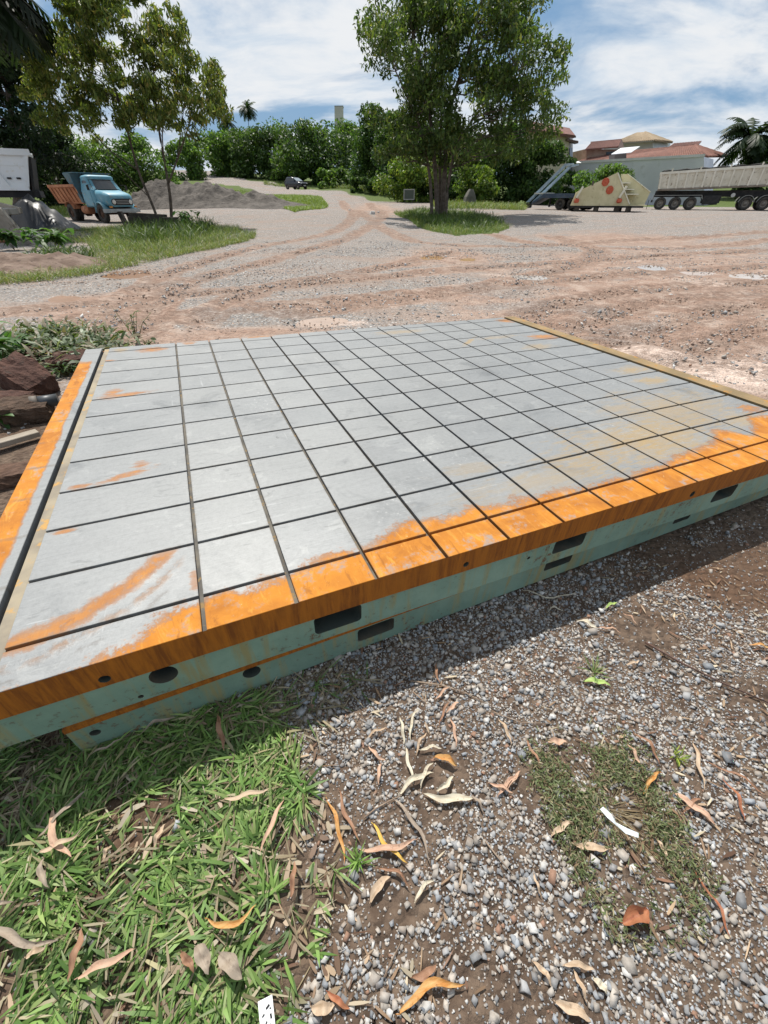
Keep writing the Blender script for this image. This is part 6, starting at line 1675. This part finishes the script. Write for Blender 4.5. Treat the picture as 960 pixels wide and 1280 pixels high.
def stump():
    b = gp(586, 257.5); mb = MB()
    mb.loft([rrect(-.62, .62, -.5, .5, .15, -.1, 2), rrect(-.5, .5, -.4, .4, .15, .7, 2), rrect(-.3, .3, -.28, .28, .1, 1.1, 2), rrect(-.16, .2, -.18, .2, .08, 1.3, 2)], False)
    o = mb.build('concrete_stump', mat('tree_shaded_concrete', (.09, .085, .07), (.14, .13, .11), 2, .95, bump=.5)); o.location = b; o.rotation_euler = (0, .04, .3)  # concrete colour darkened to carry the dimness under the tree
    tag(o, 'squat grey concrete stump standing behind the grass island', 'stump')
stump()
block('concrete_slab', 'pale flat slab lying in the weeds below the tarpaulin', 'slab', 50, 298, (1.2, .5, .15), (0, 0, .2), mat('pale_concrete', (.4, .37, .33), (.5, .46, .42), 3, .9))
def tarp():
    c = gp(46, 288); nx, ny = 26, 22; V = []; Q = []
    u = np.linspace(0, 1, nx); v = np.linspace(0, 1, ny); Ug, Vg = np.meshgrid(u, v, indexing='ij')
    wx = c.x - 1.1 + Ug * 2.6; wy = c.y - .3 + Vg * 2.2
    ht = np.interp(Ug, [0, .15, .4, .55, 1], [1.15, 1.35, 1.2, .9, .0]) * np.interp(Vg, [0, .35, .8, 1], [.0, .85, 1, .3])
    ht = ht + (fbm(wx * 2.1, wy * 2.1, 3, 95) - .45) * .4 * np.clip(ht, 0, 1) + np.abs(np.sin(wx * 5 + wy * 2)) * .08
    V = np.stack([wx - .35 * ht * (Ug - .3), wy, terr(wx, wy) + np.maximum(ht, .0) + .03], -1).reshape(-1, 3)
    i = np.arange(nx - 1)[:, None] * ny; k = np.arange(ny - 1)[None]; Q = np.stack([i + k, i + ny + k, i + ny + k + 1, i + k + 1], -1).reshape(-1, 4)
    tag(mesh_np('tarpaulin', V, Q, None, mat('black_plastic_sheet', (.016, .016, .018), (.03, .03, .032), 1.5, .45, spec=.45), smooth=True), 'black plastic sheet thrown over a pile below the white tipper', 'tarpaulin')
tarp()
def mound():
    c = gp(6, 336); nx = 60; u = np.linspace(-1, 1, nx); Ug, Vg = np.meshgrid(u, u, indexing='ij')
    wx = c.x + Ug * 2.9; wy = c.y + Vg * 2.4
    r = np.hypot(Ug, Vg) + (fbm(wx * .9, wy * .9, 3, 97) - .45) * .5
    z = np.clip(1 - r, 0, 1) ** .8 * .42 * (.6 + fbm(wx * 1.6, wy * 1.6, 4, 98) * .9) + (fbm(wx * 5, wy * 5, 3, 99) - .45) * .3 * np.clip(1.2 - r, 0, 1) - .05
    V = np.stack([wx, wy, gh(wx, wy) + z], -1).reshape(-1, 3)
    i = np.arange(nx - 1)[:, None] * nx; k = np.arange(nx - 1)[None]; Q = np.stack([i + k, i + nx + k, i + nx + k + 1, i + k + 1], -1).reshape(-1, 4)
    tag(mesh_np('soil_pile', V, Q, None, mat('bank_soil', (.12, .078, .056), (.21, .15, .115), 2, .95, bump=.9, bscale=9, c3=(.07, .045, .033), bdist=.04), smooth=True), 'low bank of brown soil at the left edge beside the leaning slab', 'soil pile')
mound()
rock('dark stump of wood on the brown soil pile', 28, 334, (.7, .3, .25), (0, 0, .6), WOODD, 'wood_stump', 'stump', seed=33)
def signboard():
    b = gp(511, 254); t = thing('sign', 'small white framed sign board standing by the road behind the island', 'sign', b)
    H = pt(511, 237.5, b.y).z - b.z
    MB().span((-.5, -.03, H - .75), (.5, .03, H)).build('board', mat('grey_board', (.06, .075, .06), None), t)
    for a_, c_ in (((-.58, -.05, H - .83), (.58, .05, H - .75)), ((-.58, -.05, H), (.58, .05, H + .08)), ((-.58, -.05, H - .749), (-.501, .05, H - .001)), ((.501, -.05, H - .749), (.58, .05, H - .001))):
        MB().span(a_, c_).build('frame', mat('white_frame', (.28, .28, .27), None), t)
    for x in (-.4, .4): MB().span((x - .03, .04, 0), (x + .03, .09, H - .1)).build('post', STEELD, t)
signboard()
for q, (u, v, s_, lab) in enumerate(((466, 268, .22, 'white broken stone on the road before the island, larger piece'), (473, 266, .12, 'small white stone beside the larger broken one on the road'), (437, 263, .12, 'pale stone on the road bend left of the white stones'))):
    rock(lab, u, v, (s_ * 1.5, s_, s_), (0, 0, q), mat('white_stone', (.6, .58, .55), (.7, .68, .65), 4, .8), 'white_stone', 'stone', seed=40 + q)

# ------------------------------------------------------------------ buildings
BEIGE = mat('beige_render', (.46, .40, .30), (.52, .46, .36), .6, .9); GREYW = mat('grey_wall', (.58, .58, .66), (.66, .66, .74), .35, .85, c3=(.52, .52, .57)); WHITEW = mat('white_wall', (.62, .63, .62), (.68, .69, .69), .5, .85); BRICK = mat('rough_brick_wall', (.28, .19, .14), (.36, .26, .20), 1.2, .9)
def tilemat(name, c1, c2, c3):
    if name in MATS: return MATS[name]
    m = mat(name, c1, c2, 1.6, .85, c3=c3, bump=.3); return m
TERRA = tilemat('terracotta_tiles', (.15, .066, .047), (.21, .092, .064), (.09, .05, .042)); DARKT = tilemat('dark_red_tiles', (.13, .06, .048), (.19, .085, .065), (.09, .05, .042)); TANT = tilemat('tan_tiles', (.27, .20, .125), (.33, .25, .16), (.21, .16, .11))
WOODF = mat('fascia_wood', (.10, .06, .045), None)
def quad_slab(name, q, th, m, parent):
    a = [Vector(p) for p in q]; n = (a[1] - a[0]).cross(a[3] - a[0]).normalized()
    if n.z < 0: n = -n
    mb = MB(); mb.prism([p - n * th for p in a], n * th); return mb.build(name, m, parent)
def tiled_roof(q, m, parent, rows, cols, name='roof'):
    """a pitched slope a (left eave) b (right eave) c (right ridge) d (left ridge); tile courses laid as half round rows"""
    a, b, c, d = [Vector(p) for p in q]
    ro = quad_slab(name, q, .12, m, parent)
    n = (b - a).cross(d - a).normalized(); n = n if n.z > 0 else -n
    mb = MB()
    for i in range(cols):
        f = (i + .5) / cols; p0 = a.lerp(b, f); p1 = d.lerp(c, f); w_ = (b - a).length / cols
        e = (b - a).normalized(); k = 5; pr0 = []; pr1 = []
        for j in range(k):
            an = math.pi * j / (k - 1); o_ = e * math.cos(an) * w_ * .36 + n * (math.sin(an) * w_ * .32 + .005)
            pr0.append(p0 + o_); pr1.append(p1 + o_)
        segs = rows; vs = []; fs = []
        for r in range(segs + 1):
            for j in range(k): vs.append(pr0[j].lerp(pr1[j], r / segs) + n * (.03 if r % 2 else 0))
        for r in range(segs):
            for j in range(k - 1): fs.append((r * k + j, r * k + j + 1, r * k + k + j + 1, r * k + k + j))
        mb.add(vs, fs, True)
    t_ = mb.build('roof_tiles', m, ro); t_['kind'] = 'stuff'
    return ro
def house(name, label, cat='house'):
    return thing(name, label, cat, (0, 0, 0), 0)
def anchored(name, label, base, cat='house'):
    t = thing(name, label, cat, base, 0); return t

def beige_house():
    b = pt(690, 255, 84); t = anchored('house', 'beige house with tiled eaves half hidden behind the island tree', b)
    def P(u, v, Y=84): return pt(u, v, Y) - b
    q = [P(660, 260, 86), P(711, 258, 84), P(711, 172, 84), P(660, 158, 86)]
    MB().prism(q, (0, 6, 0)).build('wall', BEIGE, t)
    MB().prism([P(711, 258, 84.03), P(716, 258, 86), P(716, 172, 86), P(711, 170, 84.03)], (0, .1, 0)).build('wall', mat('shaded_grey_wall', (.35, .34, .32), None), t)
    rf = quad_slab('roof', [P(655, 160, 85), P(719, 169, 83), P(712, 160, 90), P(655, 150, 91)], .35, DARKT, t)
    MB().prism([P(655, 163, 85), P(720, 172, 83), P(720, 169.5, 83), P(655, 160.5, 85)], (0, .3, 0)).build('eave_board', WOODF, t)
    MB().prism([P(709, 176, 83.4), P(723, 179, 83.4), P(723, 176, 83.4), P(709, 173.5, 83.4)], (0, 1.5, 0)).build('lower_eave', WOODF, t)
    w_ = MB().prism([P(712.2, 215, 83.9), P(715.6, 215, 85), P(715.6, 185, 85), P(712.2, 185, 83.9)], (-.05, -.15, 0)).build('window', GLASS, t)
beige_house()

def warehouse():
    b = pt(800, 255, 80); t = anchored('warehouse', 'long low grey walled warehouse behind the parked trailers', b, 'warehouse')
    def P(u, v, Y): return pt(u, v, Y) - b
    Yl, Yr = 90, 74
    L0, R0, R1, L1 = P(690, 258, Yl), P(880, 260, Yr), P(880, 196, Yr), P(690, 206, Yl)
    d = (R0 - L0); d.z = 0; d.normalize(); nrm = Vector((d.y, -d.x, 0))
    MB().prism([L0, R0, R1, L1], -nrm * 6).build('wall', GREYW, t)
    MB().prism([L1 + nrm * .12, R1 + nrm * .12, R1 + nrm * .12 + Vector((0, 0, .3)), L1 + nrm * .12 + Vector((0, 0, .3))], -nrm * .4).build('coping', mat('pale_coping', (.50, .49, .46), (.58, .56, .53), 2, .8), t)
    def on(u, v): 
        f = (u - 690) / 190; Y = Yl * Yr / (Yr + (Yl - Yr) * (1 - f)) if False else None
        ds = [abs((pt(u, v, Yq) - b - L0).dot(nrm)) for Yq in np.linspace(Yr, Yl, 200)]; Yq = np.linspace(Yr, Yl, 200)[int(np.argmin(ds))]
        return pt(u, v, Yq) - b
    def opening(nm, u0, u1, v0, v1, m):
        c = [on(u0, v1), on(u1, v1), on(u1, v0), on(u0, v0)]
        fr = MB().prism([p + nrm * .1 for p in c], -nrm * .14).build(nm, mat('window_frame_grey', (.25, .26, .26), None), t)
        ce = sum(c, Vector()) / 4; MB().prism([ce + (p - ce) * .82 + nrm * .13 for p in c], -nrm * .05).build('pane', m, fr)
    opening('window', 803, 809, 216, 221, GLASS); opening('window', 781, 790, 217, 226, GLASS)
    opening('door', 790, 812, 228, 250, mat('dark_door', (.03, .03, .032), None, rough=.7))
warehouse()

def houses():
    b = pt(760, 240, 98); t = anchored('house', 'brick house with a dark red gable roof on the left of the roofs', b)
    def P(u, v, Y): return pt(u, v, Y) - b
    MB().prism([P(733, 250, 97), P(775, 250, 97), P(775, 187, 97), P(733, 186, 97)], (0, 7, 0)).build('wall', BRICK, t)
    tiled_roof([P(731, 187, 96), P(773, 183.5, 96), P(777, 174.5, 100), P(739, 178, 100)], DARKT, t, 8, 18)
    MB().prism([P(739, 178.3, 100), P(777, 174.8, 100), P(777, 173.5, 100), P(739, 177, 100)], (0, .3, 0)).build('ridge', DARKT, t)
    MB().prism([P(773, 184, 95.9), P(780, 187, 97), P(777, 174.5, 100)], (.2, .2, 0)).build('gable', WOODF, t)
    MB().prism([P(758, 200, 96.8), P(770, 199, 96.8), P(770, 189, 96.8), P(758, 190, 96.8)], (0, .1, 0)).build('opening', GLASS, t)
    b = pt(800, 240, 110); t = anchored('house', 'white house with a tan hipped tile roof, tallest of the roofs', b)
    MB().prism([pt(768, 240, 112) - b, pt(816, 240, 106) - b, pt(816, 176, 106) - b, pt(768, 178, 112) - b], (0, 5, 0)).build('wall', GREYW, t)
    MB().prism([pt(816, 240, 106) - b, pt(838, 240, 112) - b, pt(838, 179, 112) - b, pt(816, 176, 106) - b], (0, 4, 0)).build('wall', WHITEW, t)
    tiled_roof([pt(764, 179.5, 111) - b, pt(817, 175.5, 104) - b, pt(805, 166, 110) - b, pt(796, 166.5, 112) - b], TANT, t, 8, 22)
    tiled_roof([pt(817, 175.5, 104) - b, pt(841, 178.5, 111) - b, pt(806, 166, 110) - b, pt(805, 166, 110) - b], TANT, t, 8, 14)
    MB().prism([pt(764, 180.8, 110.9) - b, pt(817, 176.9, 103.9) - b, pt(817, 175.7, 103.9) - b, pt(764, 179.7, 110.9) - b], (0, .3, 0)).build('eave_board', mat('grey_fascia', (.3, .29, .27), None), t)
    b = pt(853, 240, 104); t = anchored('house', 'house with a red shed roof over a dark open veranda', b)
    def P(u, v, Y): return pt(u, v, Y) - b
    MB().prism([P(836, 240, 106), P(878, 240, 104), P(878, 184, 104), P(836, 187, 106)], (0, 5, 0)).build('wall', mat('dark_veranda', (.06, .05, .045), (.09, .075, .065), 2, .9), t)
    tiled_roof([P(835, 184.5, 103), P(873, 181, 101), P(877, 176.5, 105), P(842, 179.5, 107)], DARKT, t, 6, 18)
    MB().prism([P(835, 186, 103), P(873, 182.6, 101), P(873, 181.2, 101), P(835, 184.7, 103)], (0, .3, 0)).build('eave_board', WOODF, t)
    for u in (848, 858, 868): MB().prism([P(u, 192, 103), P(u + 1, 192, 103), P(u + 1, 184, 103), P(u, 184, 103)], (0, .2, 0)).build('post', BRICK, t)
    b = pt(830, 235, 92); t = anchored('house', 'low house with a wide weathered terracotta roof above the warehouse', b)
    def Q_(u, v, Y): return pt(u, v, Y) - b
    MB().prism([Q_(690, 240, 96), Q_(885, 240, 88), Q_(885, 198, 88), Q_(690, 208, 96)], (0, 6, 0)).build('wall', BRICK, t)
    tiled_roof([Q_(690, 210, 94), Q_(882, 196, 84), Q_(868, 182, 91), Q_(760, 192, 99)], TERRA, t, 14, 64)
    tiled_roof([Q_(882, 196, 84), Q_(912, 195.5, 92), Q_(870, 182, 92), Q_(868, 182, 91)], TERRA, t, 10, 22)
    hp = MB(); hp.tube([Q_(883, 196, 84), Q_(868.5, 182, 91)], .18, 7); hp.tube([Q_(760, 192, 99), Q_(868.5, 182, 91)], .18, 7); hp.build('ridge', TERRA, t)
    w_ = quad_slab('sheet', [pt(764, 192.5, 86), pt(789, 190, 84.5), pt(800, 182.8, 87), pt(776, 185, 88)], .08, mat('white_metal_sheet', (.72, .73, .72), None, rough=.4), None)
    w_.name = 'metal_sheet'; tag(w_, 'tilted white metal sheet propped over the terracotta roof', 'metal sheet')
    hs = MB(); c0 = [pt(768, 202, 86.5), pt(783, 200, 85.5), pt(783, 191.5, 85.5), pt(768, 193, 86.5)]; hs.prism(c0, (0, 2, 0)); o = hs.build('dormer', mat('dark_dormer', (.09, .08, .07), None)); tag(o, 'dark dormer box below the white metal sheet', 'dormer')
    b = pt(715, 240, 108); t = anchored('house', 'far house with only a strip of red roof showing beside the beige house', b)
    MB().prism([pt(712, 240, 110) - b, pt(732, 240, 108) - b, pt(732, 197, 108) - b, pt(712, 197, 110) - b], (0, 4, 0)).build('wall', BRICK, t)
    quad_slab('roof', [pt(708, 199, 107) - b, pt(734, 196.5, 105) - b, pt(734, 190.5, 110) - b, pt(712, 192, 112) - b], .15, DARKT, t)
    # white skylight end beside the ramps
    o = quad_slab('roof_panel', [pt(714, 204, 86), pt(727, 203.5, 85), pt(722, 201, 86), pt(716, 201.5, 87)], .06, mat('white_metal_sheet', (.72, .73, .72)), None); tag(o, 'small white roof panel at the left end of the warehouse', 'panel')
houses()
def tower():
    b = pt(423, 160, 320); t = thing('tower', 'distant pale concrete tower above the tree row', 'tower', b)
    def P(u, v): return pt(u, v, 320) - b
    MB().prism([P(418.3, 165), P(428.6, 165), P(428.4, 133), P(418.1, 133.2)], (0, 5, 0)).build('shaft', mat('pale_tower', (.42, .40, .37), (.48, .46, .42), .2, .9), t)
    MB().prism([P(417.9, 133.4), P(428.8, 133.2), P(428.8, 131.8), P(417.9, 132)], (0, 5.4, 0)).build('parapet', mat('grey_tower', (.33, .33, .33), None), t)
tower()
